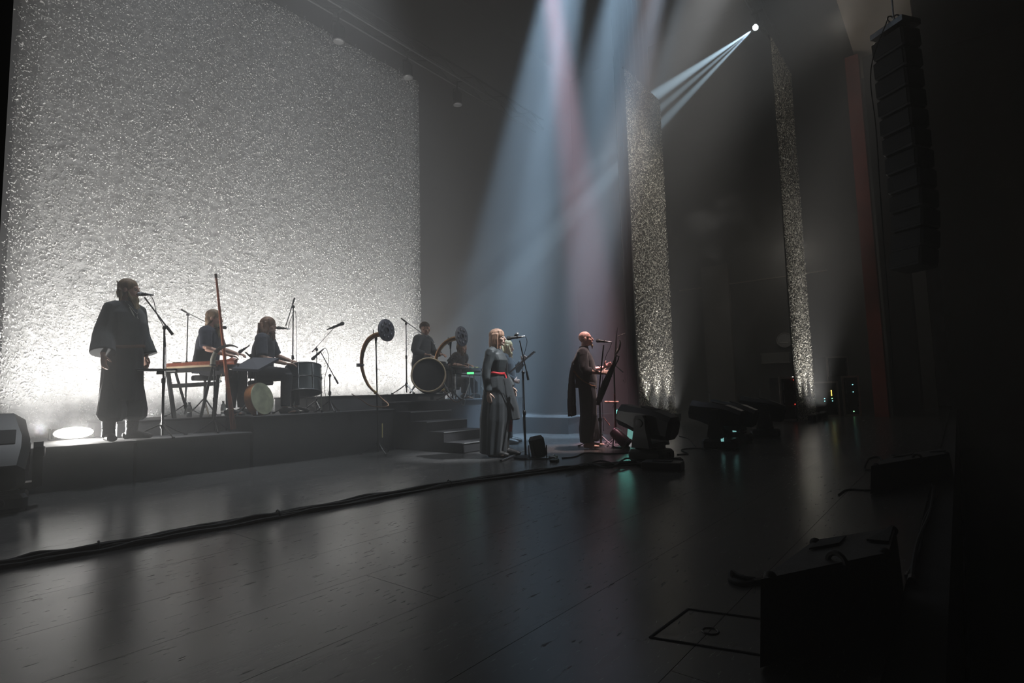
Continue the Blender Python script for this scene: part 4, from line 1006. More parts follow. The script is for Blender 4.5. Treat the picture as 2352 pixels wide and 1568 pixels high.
# ---- the two curved bronze horns on stands
BRZ = mat('bronze', (0.46, 0.245, 0.105), 0.30, 0.85, var=.4, vscale=9); BRZY = mat('brass_yellow', (.58, .45, .14), .3, .9, var=.2); PATINA = mat('disc_dark_bronze', (.13, .13, .15), .40, .5, var=.3, vscale=10)
def lur(label, tube_pts, thin_pts, disc, facing, dr, stand_base, stand_top, depth_r, slabel, extra=None):
    t = thing('curved_horn', label, 'horn', tube_pts[-1]); o = V(tube_pts[-1])
    P1 = catmull(tube_pts, 5); n = len(P1)
    M(o).tube(P1, [depth_r * (1 - .62 * (i / (n - 1))) for i in range(n)], 14).obj('tube', BRZ, t)
    P2 = catmull(thin_pts, 5); n2 = len(P2)
    M(o).tube(P2, [depth_r * .34 * (1 - .55 * (i / (n2 - 1))) for i in range(n2)], 10).obj('mouth_tube', mat('bronze_dark', (.20, .12, .08), .35, .8, var=.3), t)
    M(o).torus(tube_pts[-1], V(thin_pts[1]) - V(thin_pts[0]), depth_r * .42, .012, 14, 8).obj('ferrule', BRZY, t)
    k = len(tube_pts) // 2
    M(o).torus(tube_pts[k], V(tube_pts[k + 1]) - V(tube_pts[k - 1]), depth_r * .78, .012, 16, 8).obj('joint_ring', PATINA, t)
    M(o).box(V(tube_pts[k]) + V((-.03, .03, 0)), (.05, .05, .05)).obj('lug', PATINA, t, False)
    f = V(facing).normalized(); A, Bv = frame(f)
    ds = M(o).lathe([(0, -.014), (dr * .97, -.014), (dr, -.006), (dr, .006), (dr * .95, .010), (dr * .30, .012), (dr * .28, .022), (dr * .22, .022), (dr * .20, -.01), (0, -.012)], disc, f, 40).obj('bell_disc', PATINA, t)
    for i in range(8):
        a = 2 * PI * i / 8 + .2; e = A * math.cos(a) + Bv * math.sin(a)
        M(o).ell(V(disc) + e * (dr * .64) + f * .010, (.030, .030, .018), f.to_track_quat('Z', 'Y'), 14, 8).obj('boss', PATINA, ds)
    st = mic_stand(slabel, stand_base, stand_top, None, .26, r=.010, name='horn_stand', cat='stand')
    os_ = V(stand_base); s2 = V(stand_top)
    M(os_).tube([s2, s2 + V((0, 0, .12))], [.012, .03], 10).obj('cradle', BLACK, st)
    M(os_).tube([s2 + V((-.03, .02, .05)), s2 + V((-.03, .02, .19))], .008, 8).obj('fork', BLACK, st)
    return t, st
FCAM = V((.14, -.98, .05))
l1, st1 = lur('curved bronze horn with a studded disc, nearer the bearded singer', [(5.092,6.668,1.79),(5.036,6.741,1.767),(4.986,6.812,1.704),(4.954,6.865,1.602),(4.94,6.9,1.473),(4.944,6.916,1.336),(4.967,6.905,1.206),(5.012,6.871,1.061),(5.057,6.827,0.975),(5.097,6.785,0.922)],
    [(5.097,6.785,0.922),(5.124,6.685,0.836),(5.134,6.526,0.738),(5.056,6.547,0.709),(4.935,6.693,0.733),(4.85,6.786,0.819),(4.753,6.893,0.911)], (5.119,6.548,1.841), FCAM, .170, (5.21, 6.87, 0), (5.061,6.723,1.669), .040, 'tall black stand with yellow tape carrying the first curved horn')
M(V((5.21, 6.87, 0))).box((5.178,6.733,0.355), (.012, .012, .21)).obj('tape', mat('yellow_tape', (.75, .68, .32), .5), st1, False)
l2, st2 = lur('curved bronze horn with a studded disc, in front of the drum kit', [(6.813,6.769,1.84),(6.738,6.867,1.805),(6.674,6.956,1.731),(6.627,7.03,1.62),(6.605,7.075,1.491),(6.607,7.091,1.362),(6.624,7.089,1.225),(6.656,7.07,1.087),(6.689,7.042,0.995),(6.716,7.016,0.941)],
    [(6.716,7.016,0.941),(6.724,6.938,0.863),(6.741,6.849,0.779),(6.81,6.771,0.723)] + [(6.907,6.657,0.805), (6.994,6.552,0.775)], (6.833,6.661,1.863), FCAM, .178, (6.769,6.848,0.76), (6.755,6.866,1.668), .042, 'tall black stand carrying the second curved horn beside the drum kit')

# ---- the woman's microphone
BW = V((5.815,4.528,0.0))
mic_stand('black round-based microphone stand with boom beside the woman', BW, (5.884,4.586,1.14), [(5.934,4.538,1.038),(5.753,4.528,1.563)], 0, .16, cable=[(5.801,4.46,1.613),(5.824,4.458,1.544),(5.847,4.51,1.431),(5.856,4.567,1.287),(5.89,4.615,0.875),(5.937,4.642,0.284)])
microphone('dark vocal microphone in front of the woman\'s face', (5.579,4.611,1.589), (5.765,4.506,1.615), False, 1.15)
microphone('tiny silver-headed microphone perched above the woman\'s vocal microphone', (5.716,4.51,1.665), (5.697,4.572,1.622), True, .8)
CS = thing('floor_bar', 'pale metal bar lying on the floor below the woman', 'bar', (5.595,4.564,0.0)); o = V(CS.location)
M(o).tube([V((5.385,4.595,0.0)) + V((0, 0, .012)), V((6.283,4.921,0.0)) + V((0, 0, .03))], .010, 8).obj('tube', CHROME, CS); M(o).ell(V((5.385,4.595,0.0)) + V((0, 0, .014)), .016).obj('end_cap', BLACK, CS)

# ---- bald man's microphone, lyre, percussion tree
BM = V((7.577,4.403,0.0))
mic_stand('black tripod microphone stand with boom in front of the bald man', BM, (7.213,4.186,0.81), [(7.205,4.219,0.648),(7.215,4.08,1.542)], .34, r=.014, rot=.1, cable=[(7.291,3.981,1.578),(7.276,4.013,1.488),(7.237,4.089,1.295),(7.236,4.154,0.842),(7.284,4.178,0.256)])
microphone('dark vocal microphone at the mouth of the bald man', (7.207,4.207,1.617), (7.254,4.026,1.586), False, 1.1)
LYM = mat('lyre_dark_wood', (.030, .022, .018), .4, var=.4, vscale=10, stretch=(4, 4, 1))
g = [(7.291,3.944,1.276),(7.251,4.017,1.11),(7.238,4.106,0.938),(7.211,4.205,0.7)]
LY = thing('lyre', 'long dark bowed lyre held slanting in front of the bald man', 'lyre', g[-1]); o = V(g[-1])
ld = (V(g[0]) - V(g[-1])).normalized(); lw = ld.cross(V((-.6, -.78, .1))).normalized()
M(o).tube(g, [.030, .044, .055, .045], 12, hint=lw, ry=[.016, .020, .024, .02]).obj('body', LYM, LY)
for s_ in (-1, 1): M(o).tube([V(g[0]) + lw * (s_ * .022) - ld * .04, V(g[0]) + lw * (s_ * .03) + ld * .06, V(g[0]) + lw * (s_ * .015) + ld * .11], .009, 8).obj('arm', LYM, LY)
M(o).tube([V(g[0]) - lw * .03 + ld * .10, V(g[0]) + lw * .03 + ld * .10], .009, 8).obj('yoke', LYM, LY)
for k in range(3): M(o).tube([V(g[0]) + lw * (.01 * (k - 1)) + ld * .10 + V((-.02, -.03, 0)), V(g[2]) + lw * (.015 * (k - 1)) + V((-.02, -.03, 0))], .0015, 4).obj('string', STEEL, LY)
PTB = V((7.791,4.253,0.0))
PTR = mic_stand('thin stand hung with antlers and rattles beside the bald man', PTB, (7.502,4.079,1.301), None, .30, r=.013, name='percussion_stand', cat='stand', rot=1.1); o = PTB
REDP = mat('pole_red_lit', (.24, .06, .045), .4, .5, var=.3); ANT = mat('antler_grey', (.22, .19, .17), .6, var=.3, vscale=15)  # red of the pole is stage light put into its colour
M(o).tube([(7.492,4.083,0.802),(7.512,4.1,0.505),(7.534,4.12,0.174)], .014, 10).obj('second_pole', REDP, PTR)
an_ = M(o).tube(catmull([(7.419,4.03,1.244),(7.424,4.003,1.394),(7.421,3.988,1.526),(7.418,3.973,1.657),(7.423,3.946,1.808)], 5), [.022 - .0009 * i for i in range(21)], 10).obj('antler', ANT, PTR)
M(o).tube([(7.434,3.951,1.676),(7.498,3.865,1.719)], [.006, .004], 6).obj('antler_tip', ANT, PTR)
M(o).tube(catmull([(7.423,4.001,1.414),(7.452,3.954,1.492),(7.46,3.933,1.57),(7.453,3.934,1.623)], 4), [.024 - .0014 * i for i in range(13)], 10).obj('rattle', ANT, PTR)
M(o).tube([(7.428,4.02,1.243),(7.513,3.931,1.128)], [.008, .013], 8).obj('beater', STEEL, PTR)
M(o).tube([(7.402,4.21,0.687),(7.536,4.045,0.682)], [.018, .012], 8).obj('wood_block', mat('block_pale_wood', (.62, .40, .30), .5, var=.2), PTR)
M(o).tube(catmull([(7.488,4.111,0.638),(7.495,4.11,0.585),(7.578,4.006,0.588),(7.587,4.008,0.502)], 4), .006, 6).obj('bracket', STEEL, PTR)
M(o).tube(catmull([(7.605,3.992,1.018),(7.632,3.964,0.977),(7.62,3.968,1.057)], 4), .005, 6).obj('hook', STEEL, PTR)
M(o).tube([(7.457,4.089,1.061),(7.305,4.25,1.252)], .006, 6).obj('long_stick', LYM, PTR)
M(o).tube([(7.392,4.252,0.477),(7.471,4.176,0.328)], [.004, .009], 6).obj('drumstick', mat('stick_rosy', (.5, .22, .18), .5), PTR)
PC = thing('par_can', 'small dark par lamp hanging low beside the bald man', 'stage light', (7.701,4.136,0.0)); o = V(PC.location)
pc = V((7.445,3.993,0.153)); pa = V((.05, -.5, -.45)).normalized()
M(o).lathe([(.0, -.15), (.07, -.15), (.085, -.10), (.090, .12), (.10, .13), (.10, .15), (.085, .15), (.08, .10), (0, .09)], pc, pa, 24).obj('can', mat('par_black_purple_lit', (.075, .035, .05), .35, .5, var=.2), PC)  # black can, its purple-red highlight tinted into the base colour
for s_ in (-1, 1): M(o).tube([pc + V((.63, -.776, 0)) * (s_ * .105), V((pc.x, pc.y, .02)) + V((.63, -.776, 0)) * (s_ * .115)], .010, 6).obj('yoke_arm', BLACK, PC)
M(o).box((pc.x, pc.y, .010), (.26, .10, .020), qz(-.9)).obj('yoke_foot', BLACK, PC, False)
TEAL = emis('teal_light', (.25, 1.0, .85), 3.0)
TL = thing('teal_panel_lamp', 'small glowing teal light panel behind the large moving head lamp', 'stage light', (9.399,4.948,-0.0)); o = V(TL.location)
c_ = V((8.361,4.417,0.439))
for dx, dz in ((-.06, .05), (.06, .05), (-.06, -.05), (.06, -.05)): M(o).box(c_ + V((.63, -.776, 0)) * dx + V((0, 0, dz)), (.10, .02, .08), qz(-.89)).obj('cell', TEAL, TL, False)
M(o).box(c_ + V((.02, .03, 0)), (.30, .02, .24), qz(-.89)).obj('frame', BLACK, TL, False); M(o).tube([c_, V((c_.x, c_.y, .02))], .014, 8).obj('post', BLACK, TL)
M(o).lathe([(0, 0), (.14, 0), (.14, .02), (0, .03)], (c_.x, c_.y, 0), (0, 0, 1), 20).obj('base', BLACK, TL)
TC = thing('light_tube', 'glowing teal cone lamp on the floor behind the moving heads', 'stage light', (8.531,4.356,0.0)); M().lathe([(0, .02), (.085, .02), (.07, .15), (.045, .32), (0, .33)], seg=20).obj('shade', emis('teal_soft', (.30, .85, .75), .45), TC); M().lathe([(0, 0), (.1, 0), (.1, .02), (0, .02)], seg=20).obj('base', BLACK, TC)
# guitar of the blond player
g = [(6.884,5.832,1.078),(6.948,5.743,1.146),(6.973,5.529,1.308),(7.025,5.368,1.428)]
GU = thing('guitar', 'dark electric guitar held by the blond player behind the woman', 'guitar', g[0]); o = V(g[0])
gd = (V(g[3]) - V(g[0])).normalized(); gn_ = V((.25, -.95, .15)).normalized(); gw = gd.cross(gn_).normalized()
M(o).loft([[V(g[0]) + gd * t + gw * (w_ * s_) + gn_ * h for s_, h in ((-1, -.02), (1, -.02), (1, .02), (-1, .02))] for t, w_ in ((-.22, .08), (-.19, .14), (-.08, .155), (.02, .10), (.08, .12), (.13, .07))]).obj('body', PLASTIC, GU, False)
M(o).tube([V(g[0]) + gd * .1, V(g[3])], [.028, .022], 8, hint=gw, ry=.012).obj('neck', LYM, GU)
M(o).box(V(g[3]) + gd * .07, (.16, .07, .018), gd.to_track_quat('X', 'Z'), bev=.005).obj('headstock', LYM, GU, False)
for i in range(6): M(o).ell(V(g[3]) + gd * (.01 + .024 * i) + gw * (.045 if i % 2 else -.045), .010).obj('tuner', CHROME, GU)
# black floor wedge at the woman's feet and loose effects
WG = thing('floor_lamp_box', 'small black upright lamp box on the floor right of the woman', 'stage light', (5.817,4.328,0.0)); 
M().box((0, 0, .16), (.20, .16, .28), qz(-.9) @ Quaternion((0, 1, 0), -.18), bev=.04).obj('housing', BLACKM, WG, False)
for s_ in (-1, 1): M().tube([qz(-.9) @ V((s_ * .115, 0, .18)), qz(-.9) @ V((s_ * .115, 0, .012))], .008, 6).obj('bracket', BLACK, WG)
M().box((0, 0, .008), (.27, .10, .016), qz(-.9)).obj('foot', STEEL, WG, False)
for px, lb in (((5.946,4.176,0.0), 'flat steel pedal on the floor beside the black lamp box'), ((5.671,3.965,0.0), 'flat black pedal on the floor in front of the bald man')):
    fx = thing('effects_pedal', lb, 'pedal', px); M().box((0, 0, .02), (.13, .09, .04), qz(.3), bev=.008).obj('case', STEEL if 'steel' in lb else BLACK, fx, False); M().ell((0.03, 0, .042), .012).obj('switch', CHROME, fx)

# ================================================================ MOVING HEADS, MONITORS, CABLES
LENS = mat('lamp_lens', (.05, .055, .06), .12, coat=.6, spec=.8)
VENT = mat('vent_black', (.006, .006, .006), .9)
def moving_head(label, loc, rz, tilt, k=1.0, hang=False, group=None):
    t = thing('moving_head_lamp', label, 'moving light', loc, rz, group)
    M().box((0, 0, .065 * k), (.40 * k, .34 * k, .13 * k), bev=.03 * k).obj('base', PLASTIC, t, False)
    M().box((0, 0, .142 * k), (.24 * k, .24 * k, .03 * k), bev=.01).obj('turntable', BLACK, t, False)
    M().box((0, 0, .17 * k), (.16 * k, .46 * k, .05 * k), bev=.015).obj('yoke_bridge', PLASTIC, t, False)
    for s in (-1, 1):
        a = M()
        a.loft([[V((x * k, s * y * k, z * k)) for x, y in ((-w, .185), (w, .185), (w * .9, .245), (-w * .9, .245))] for z, w in ((.16, .115), (.22, .105), (.36, .075), (.46, .07), (.50, .045))])
        ar = a.obj('yoke_arm', PLASTIC, t, False)
        M().lathe([(0, 0), (.045 * k, 0), (.04 * k, .012 * k), (0, .014 * k)], (0, s * .243 * k, .42 * k), (0, s, 0), 18).obj('pivot_cap', BLACK, ar)
    c = V((0, 0, .42 * k)); q = Quaternion((0, 1, 0), -math.radians(tilt))
    def sq(x, w, h, e):
        pts = []
        for a_, b_ in ((-1, -1), (1, -1), (1, 1), (-1, 1)):
            for u, v in (((a_ * (w - e), b_ * h), (a_ * w, b_ * (h - e))) if a_ * b_ < 0 else ((a_ * w, b_ * (h - e)), (a_ * (w - e), b_ * h))):
                pts.append((u, v))
        pts.sort(key=lambda p: math.atan2(p[1], p[0]))
        return [c + q @ V((x * k, p[0] * k, p[1] * k)) for p in pts]
    h = M().loft([sq(-.30, .10, .09, .04), sq(-.27, .145, .125, .05), sq(-.10, .165, .150, .05), sq(.04, .165, .145, .05), sq(.20, .145, .125, .06), sq(.33, .130, .120, .07), sq(.35, .125, .115, .07)])
    hd = h.obj('head', PLASTIC, t, True, 30)
    M().lathe([(0, 0), (.10 * k, 0), (.10 * k, .012 * k), (0, .02 * k)], c + q @ V((.345 * k, 0, 0)), q @ V((1, 0, 0)), 24).obj('lens', LENS, hd)
    for i in range(6): M().box(c + q @ V(((-.06 + .02 * i) * k, -.166 * k, .0)), (.008 * k, .006 * k, .13 * k), q).obj('vent_slot', VENT, hd, False)
    M().box(c + q @ V((.02 * k, 0, .150 * k)), (.16 * k, .16 * k, .012 * k), q, bev=.004).obj('top_cover', BLACKM, hd, False)
    for s in (-1, 1): M().torus((s * .2 * k, 0, .07 * k), (1, 0, 0), .035 * k, .009 * k, 12, 6).obj('handle', BLACK, t)
    return t
# lens side points upstage and up; local +X is the lens direction
moving_head('large black moving head lamp on the floor right of the bald man', (6.327,2.98,0.0), math.radians(88), 14, 1.12)
moving_head('black moving head lamp in the middle of the floor row, half covering its neighbour', (7.975,2.692,0.0), math.radians(96), 14, 1.12)
moving_head('black moving head lamp partly hidden behind the middle one', (8.912,2.754,0.0), math.radians(96), 16, 1.08)
moving_head('black moving head lamp nearest the narrow hanging strip', (10.044,2.622,0.0), math.radians(104), 16, 1.12)
moving_head('big dark moving head lamp cut off by the picture edge, below the flood lamp', (0.914,6.387,0.0), math.radians(80), 38, 1.12)
# plinth boards under the front heads
for (a, sx, lb) in (((5.836,2.784,0.0), .62, 'flat black cable box under the large moving head lamp'),):
    pl = thing('cable_box', lb, 'box', a); M().box((-.12, -.22, .045), (.24, .42, .09), qz(.2), bev=.01).obj('case', BLACK, pl, False); M().box((-.12, -.22, .096), (.10, .2, .012), qz(.2)).obj('lid', RUBBER, pl, False)
for p, lb, e in (((7.792,2.602,0.195), 'thin upright teal light bar seen between the moving heads', (.035, .02, .15)), ((8.516,2.658,0.239), 'small teal wedge of light between the moving heads', (.05, .02, .09))):
    lt = thing('light_bar', lb, 'stage light', (p[0], p[1], 0))
    M((p[0], p[1], 0)).box(p, e, qz(-.7)).obj('tube', emis('teal_bar', (.40, .95, .92), .55), lt, False)
    M().tube([(0, 0, .01), (0, 0, p[2] - e[2] / 2)], .012, 8).obj('post', BLACK, lt)
    M().lathe([(0, 0), (.08, 0), (.08, .015), (0, .02)], seg=16).obj('base', BLACK, lt)

# cable bundle along the front of the stage
path = [(0.565,4.548,-0.083)] and [(0.484,4.162,-0.0), (0.619,4.153,0.0), (0.896,4.123,0.0), (1.208,4.076,0.0), (1.58,4.061,0.0), (2.004,4.015,0.0), (2.512,3.976,0.0), (3.138,3.946,0.0), (3.858,3.855,0.0), (4.625,3.648,0.0), (5.161,3.453,-0.0), (5.689,3.202,0.0), (6.054,2.832,0.0), (6.479,2.69,0.0)]
CB = thing('cable_bundle', 'thick bundle of black cables running across the stage floor', 'cable', path[4])
base_p = catmull(path, 8); rs = random.Random(3)
for k in range(7):
    off = (k - 3) * .013; hh = .013 + (.020 if k in (2, 4) else 0) + (.012 if k == 3 else 0); ph = rs.uniform(0, 6)
    pts = [p + V((0, off * (1 + .25 * math.sin(i * .35 + ph)), hh + .004 * math.sin(i * .8 + ph) + (.010 * max(0, math.sin(i * .31 + k)) ** 6))) for i, p in enumerate(base_p)]
    M(path[4]).tube(pts, .0125, 7).obj('cable', RUBBER, CB)
for i in (20, 42, 63, 84): M(path[4]).torus(base_p[i] + V((0, 0, .022)), base_p[i + 1] - base_p[i], .036, .006, 14, 6).obj('cable_tie', BLACK, CB)
def loose_cable(label, pts, r=.008, coil=None):
    t = thing('loose_cable', label, 'cable', pts[0]); M(pts[0]).tube(catmull([V(p) + V((0, 0, r)) for p in pts], 8), r, 7).obj('cable', RUBBER, t)
    M(pts[0]).tube([V(pts[-1]) + V((0, 0, r)), V(pts[-1]) + (V(pts[-1]) - V(pts[-2])).normalized() * .06 + V((0, 0, r))], r * 1.6, 8).obj('plug', BLACK, t)
    return t
loose_cable('loose black cable curling over the floor by the bald man\'s feet', [(5.998,4.075,-0.0), (6.191,3.998,0.0), (6.631,4.1,0.0), (6.688,3.756,0.0), (6.953,3.565,0.0), (7.419,3.594,0.0)])
loose_cable('loose black cable on the floor between the moving head lamps', [(6.994,2.93,0.0), (7.145,2.843,0.0), (7.538,3.09,0.0), (7.836,2.985,0.0), (7.727,2.699,0.0)])
loose_cable('thin cable arching behind the large moving head lamp', [(9.596,3.961,0.0), (9.18,3.638,0.0), (8.394,3.248,0.0), (7.946,3.026,0.0)], .006)
for i, px in enumerate((((5.002,3.348,0.0), (5.509,3.384,0.0), (5.336,3.005,0.0), (6.12,3.202,0.0), (5.813,2.826,0.0), (6.522,2.875,0.0)), ((5.231,3.327,0.0), (5.77,3.363,0.0), (5.613,3.048,0.0), (6.086,3.013,0.0), (6.147,2.659,0.0)))):
    loose_cable(('tangled cable heaped on the end of the cable bundle', 'second tangled cable on the end of the cable bundle near the lamp box')[i], [V(p) + V((0, 0, .03)) for p in px], .010)

# stage monitors along the front edge
MONM = mat('monitor_black_paint', (.030, .030, .031), .55, var=.3, vscale=18, bump=.15, bscale=120); GRL = mat('monitor_grille', (.016, .016, .017), .6, bump=.5, bscale=300)
def monitor(label, pts_top, h_lab):
    """pts_top: four top corners (world); stands on the floor"""
    P_ = [V(p) for p in pts_top]; c = sum(P_, V()) / 4
    t = thing('stage_monitor', label, 'speaker', (c.x, c.y, 0)); o = V((c.x, c.y, 0))
    bot = [V((p.x, p.y, .006)) + (V((p.x - c.x, p.y - c.y, 0)) * .06) for p in P_]
    M(o).loft([bot, P_]).obj('cabinet', MONM, t, False)
    n = (P_[1] - P_[0]).cross(P_[3] - P_[0]).normalized(); n = n if n.z > 0 else -n
    up = lambda a, b: P_[0].lerp(P_[1], a).lerp(P_[3].lerp(P_[2], a), b) + n * .004
    M(o).prism([up(.12, .62), up(.42, .62), up(.42, .88), up(.12, .88)], n * .006).obj('vent_panel', GRL, t, False)
    e = (P_[1] - P_[0]).normalized()
    M(o).torus(up(.55, .06) - n * .01, e, .035, .010, 16, 6).obj('handle', RUBBER, t)
    M(o).prism([up(.72, .55), up(.98, .30), up(.98, .95)], n * .008).obj('corner_plate', GRL, t, False)
    for a in (.04, .96):
        for b_ in (.06, .94): M(o).ell(up(a, b_) - n * .012, .022).obj('corner_cap', RUBBER, t)
    return t
m1 = monitor('big dark stage monitor on the front edge, nearest the camera', [(1.922,0.546,0.27), (2.48,0.248,0.27), (2.918,0.259,0.27), (2.511,0.497,0.27)], '')
m2 = monitor('dark stage monitor further along the front edge', [(5.285,0.597,0.22), (6.528,0.114,0.22), (6.911,0.169,0.22), (6.103,0.515,0.22)], '')
loose_cable('coiled cable with a thick plug on the floor beside the nearest monitor', [(2.703,0.79,0.0), (2.699,0.846,-0.0), (2.744,0.909,-0.0), (2.64,0.881,0.0), (2.602,0.827,0.0), (2.657,0.787,0.0)], .010)
loose_cable('cable loop on the floor at the end of the further monitor', [(6.592,0.748,0.0), (6.692,0.815,-0.0), (7.564,0.87,0.0), (7.744,0.782,0.0), (7.055,0.679,0.0)], .009)
loose_cable('cables hanging along the stage edge between the monitors', [V((5.712,0.221,0.0)) + V((0, 0, .02)), V((4.688,0.217,0.0)), V((3.9,0.241,-0.0)), V((3.425,0.24,0.0)), V((3.125,0.232,0.0))], .010)
loose_cable('second cable twisted along the stage edge behind the nearest monitor', [V((5.817,0.238,0.0)) + V((0, 0, .02)), V((5.403,0.199,0.0)), V((4.384,0.24,0.0)), V((3.704,0.228,0.0)), V((3.185,0.248,-0.0))], .007)
loose_cable('thin dark cable lying on open floor below the row of moving heads', [(5.072,0.809,0.0), (5.349,0.787,0.0), (5.397,0.669,0.0)], .006)

# ================================================================ WING: RACKS, WALL FITTINGS
ALU = mat('case_aluminium_edge', (.55, .50, .45), .4, .6, var=.2); CASE = mat('case_black_laminate', (.020, .020, .020), .5, var=.25)
LEDS = {'r': emis('led_red', (1, .06, .04), 5), 'g': emis('led_green', (.35, 1, .45), 4), 'y': emis('led_amber', (1, .75, .15), 4), 'c': emis('led_cyan', (.35, .95, 1), 3), 'w': emis('led_white', (1, .95, .85), 3)}
cr = V((.63, -.776, 0)).normalized(); cf = V((.776, .63, 0)).normalized()
def rack(label, c, w, h, dpt, leds=(), tiers=3, front=True):
    """equipment rack; c = floor point under the front middle; faces the camera"""
    c = V(c); t = thing('equipment_rack', label, 'rack', c); q = cr.to_track_quat('X', 'Z')
    M(c).box(c + cf * (dpt / 2 + .01) + V((0, 0, h / 2)), (w - .02, dpt, h - .02), q).obj('case', CASE, t, False)
    for s in (-1, 1): M(c).box(c + cr * (s * (w / 2 - .02)) + V((0, 0, h / 2)), (.045, .03, h), q).obj('edge_strip', ALU, t, False)
    for z in (.03, h - .02): M(c).box(c + V((0, 0, z)), (w, .03, .045), q).obj('edge_strip', ALU, t, False)
    for i in range(tiers):
        z0 = .08 + (h - .14) * i / tiers; hh = (h - .14) / tiers - .015
        u = M(c).box(c + V((0, 0, z0 + hh / 2)) - cf * .004, (w - .12, .02, hh), q, bev=.004).obj('unit', PLASTIC, t, False)
        for s in (-1, 1): M(c).box(c + cr * (s * (w / 2 - .085)) + V((0, 0, z0 + hh / 2)) - cf * .025, (.012, .03, hh * .6), q).obj('handle', STEEL, u, False)
    for (fx, fz, col) in leds: M(c).box(c + cr * (fx * w) + V((0, 0, fz * h)) - cf * .022, (.022, .012, .018), q).obj('indicator', LEDS[col], t, False)
    return t
rack('equipment rack with silver edges and a column of lights beside the narrow strip', (16.239,2.716,0.0), .70, .92, .6, [(.22, .74 - .035 * i, 'y') for i in range(5)] + [(.23, .52, 'g'), (.24, .45, 'c'), (-.05, .52, 'c'), (-.05, .45, 'c')], 4)
rack('open two-tier rack with pale trays above and behind the lit rack', (17.874,2.624,0.0), .62, 1.62, .6, [(.42, .58, 'r'), (.36, .53, 'y'), (.40, .52, 'w'), (.38, .40, 'c')], 5)
rack('dark rack at the end by the red proscenium edge', (16.783,2.206,0.0), .45, 1.05, .6, [(.1, .78, 'c'), (.1, .60, 'c'), (.05, .12, 'g')], 4)
rack('narrow rack with red lights on the near side of the narrow strip', (14.33,3.16,0.0), .42, 1.05, .5, [(.32, .93, 'r'), (.36, .35, 'r'), (.30, .38, 'r'), (.28, 1.0, 'w')], 3)
for px, py, lb in ((1600, 0, 'tall dark cabinet against the wing wall behind the wider strip'),):
    rack(lb, (25.177,8.058,0.0), 1.35, 2.9, .6, [(-.35, .52, 'c'), (-.33, .30, 'c'), (-.34, .27, 'w')], 4)
rack('low dark case under the moving heads row far behind', (21.503,6.051,0.0), .8, .8, .5, [], 2)
# wall clock and sign on the wing wall
ck = (19.95,4.404,2.341)
WC = thing('wall_clock', 'round pale disc with a bright line hanging on the wing wall', 'clock', ck)
M().lathe([(0, 0), (.235, 0), (.25, -.02), (.25, -.05), (.22, -.055), (.215, -.03), (0, -.03)], (0, 0, 0), (1, 0, 0), 32).obj('face', mat('clock_grey', (.30, .29, .27), .4, var=.1), WC)
M().box((-.05, 0.02, -.09), (.012, .26, .022), Quaternion((1, 0, 0), .1)).obj('hand', mat('clock_hand_pale', (.8, .78, .72), .4), WC, False)
sg = (19.9,4.727,1.759)
SG = thing('wall_sign', 'faint framed rectangular sign on the wing wall', 'sign', sg); M().box((0, 0, 0), (.04, .85, .30)).obj('board', mat('sign_grey', (.16, .15, .13), .6), SG, False)
for z in (-.16, .16): M().box((-.01, 0, z), (.05, .92, .03)).obj('frame', mat('sign_frame', (.3, .28, .25), .5), SG, False)
pp = [V((19.85,7.897,4.47)), V((19.85,2.995,4.344))]
pp[1].z = pp[0].z
WPIPE = thing('wall_pipe', 'thin level pipe running along the wing wall behind the strips', 'pipe', pp[0]); M(pp[0]).tube([pp[0], pp[1]], .022, 8).obj('pipe', mat('pipe_worn', (.35, .30, .24), .4, .4, var=.3), WPIPE)
for t_ in (.1, .4, .7, .95): M(pp[0]).box(pp[0].lerp(pp[1], t_) + V((.05, 0, 0)), (.12, .04, .07)).obj('bracket', BLACK, WPIPE, False)
for px, lb in (((1631, 15.5, 845, 1.2), 'thin pale stand pole rising in the dark wing'), ((1748, 14.5, 890, .4), 'short thin pole standing in the wing smoke')):
    b_ = (18.988,6.69,0.0) if px[0] == 1631 else (17.745,4.713,0.0)
    h_ = 1.25 if px[0] == 1631 else .75
    mic_stand(lb, b_, (b_[0], b_[1], h_), None, .3, r=.016, m=STEEL, name='pole_stand', cat='stand')

# ================================================================ FLOWN GEAR
LA = thing('line_array', 'long curved line array of black speakers hanging by the proscenium', 'speaker', (11.827,0.443,7.268)); o = V(LA.location)
lap = [V(p) for p in [(11.881,0.414,6.989),(11.921,0.417,6.631),(11.96,0.419,6.274),(12.004,0.416,5.917),(12.048,0.412,5.559),(12.097,0.402,5.202),(12.146,0.392,4.844),(12.195,0.382,4.486),(12.239,0.379,4.129),(12.273,0.387,3.772),(12.292,0.415,3.415),(12.29,0.465,3.083)]]
for i, p in enumerate(lap):
    d = (lap[min(i + 1, 11)] - lap[max(i - 1, 0)]).normalized(); q = (-d).to_track_quat('Z', 'Y')
    A = V((.83, -.55, 0)); q = Quaternion((0, 0, 1), -.60) @ Quaternion((0, 1, 0), 0.02 * (i - 3))
    b_ = M(o).box(p, (.46, .60, .335), q, bev=.03).obj('speaker_box', MONM, LA, False)
    M(o).box(p + q @ V((-.235, 0, 0)), (.02, .55, .27), q).obj('grille', GRL, b_, False)
M(o).box(lap[0] + V((0, 0, .30)), (.45, .62, .10), qz(-.6)).obj('bumper', STEEL, LA, False)
for s in (-1, 1): M(o).torus(lap[0] + V((.02 * s, -.05 * s, .52)), (1, 1, 0), .06, .014, 14, 6).obj('shackle', STEEL, LA)
M(o).tube([lap[0] + V((0, 0, .55)), lap[0] + V((0, 0, 3.2))], .016, 6).obj('chain', STEEL, LA)
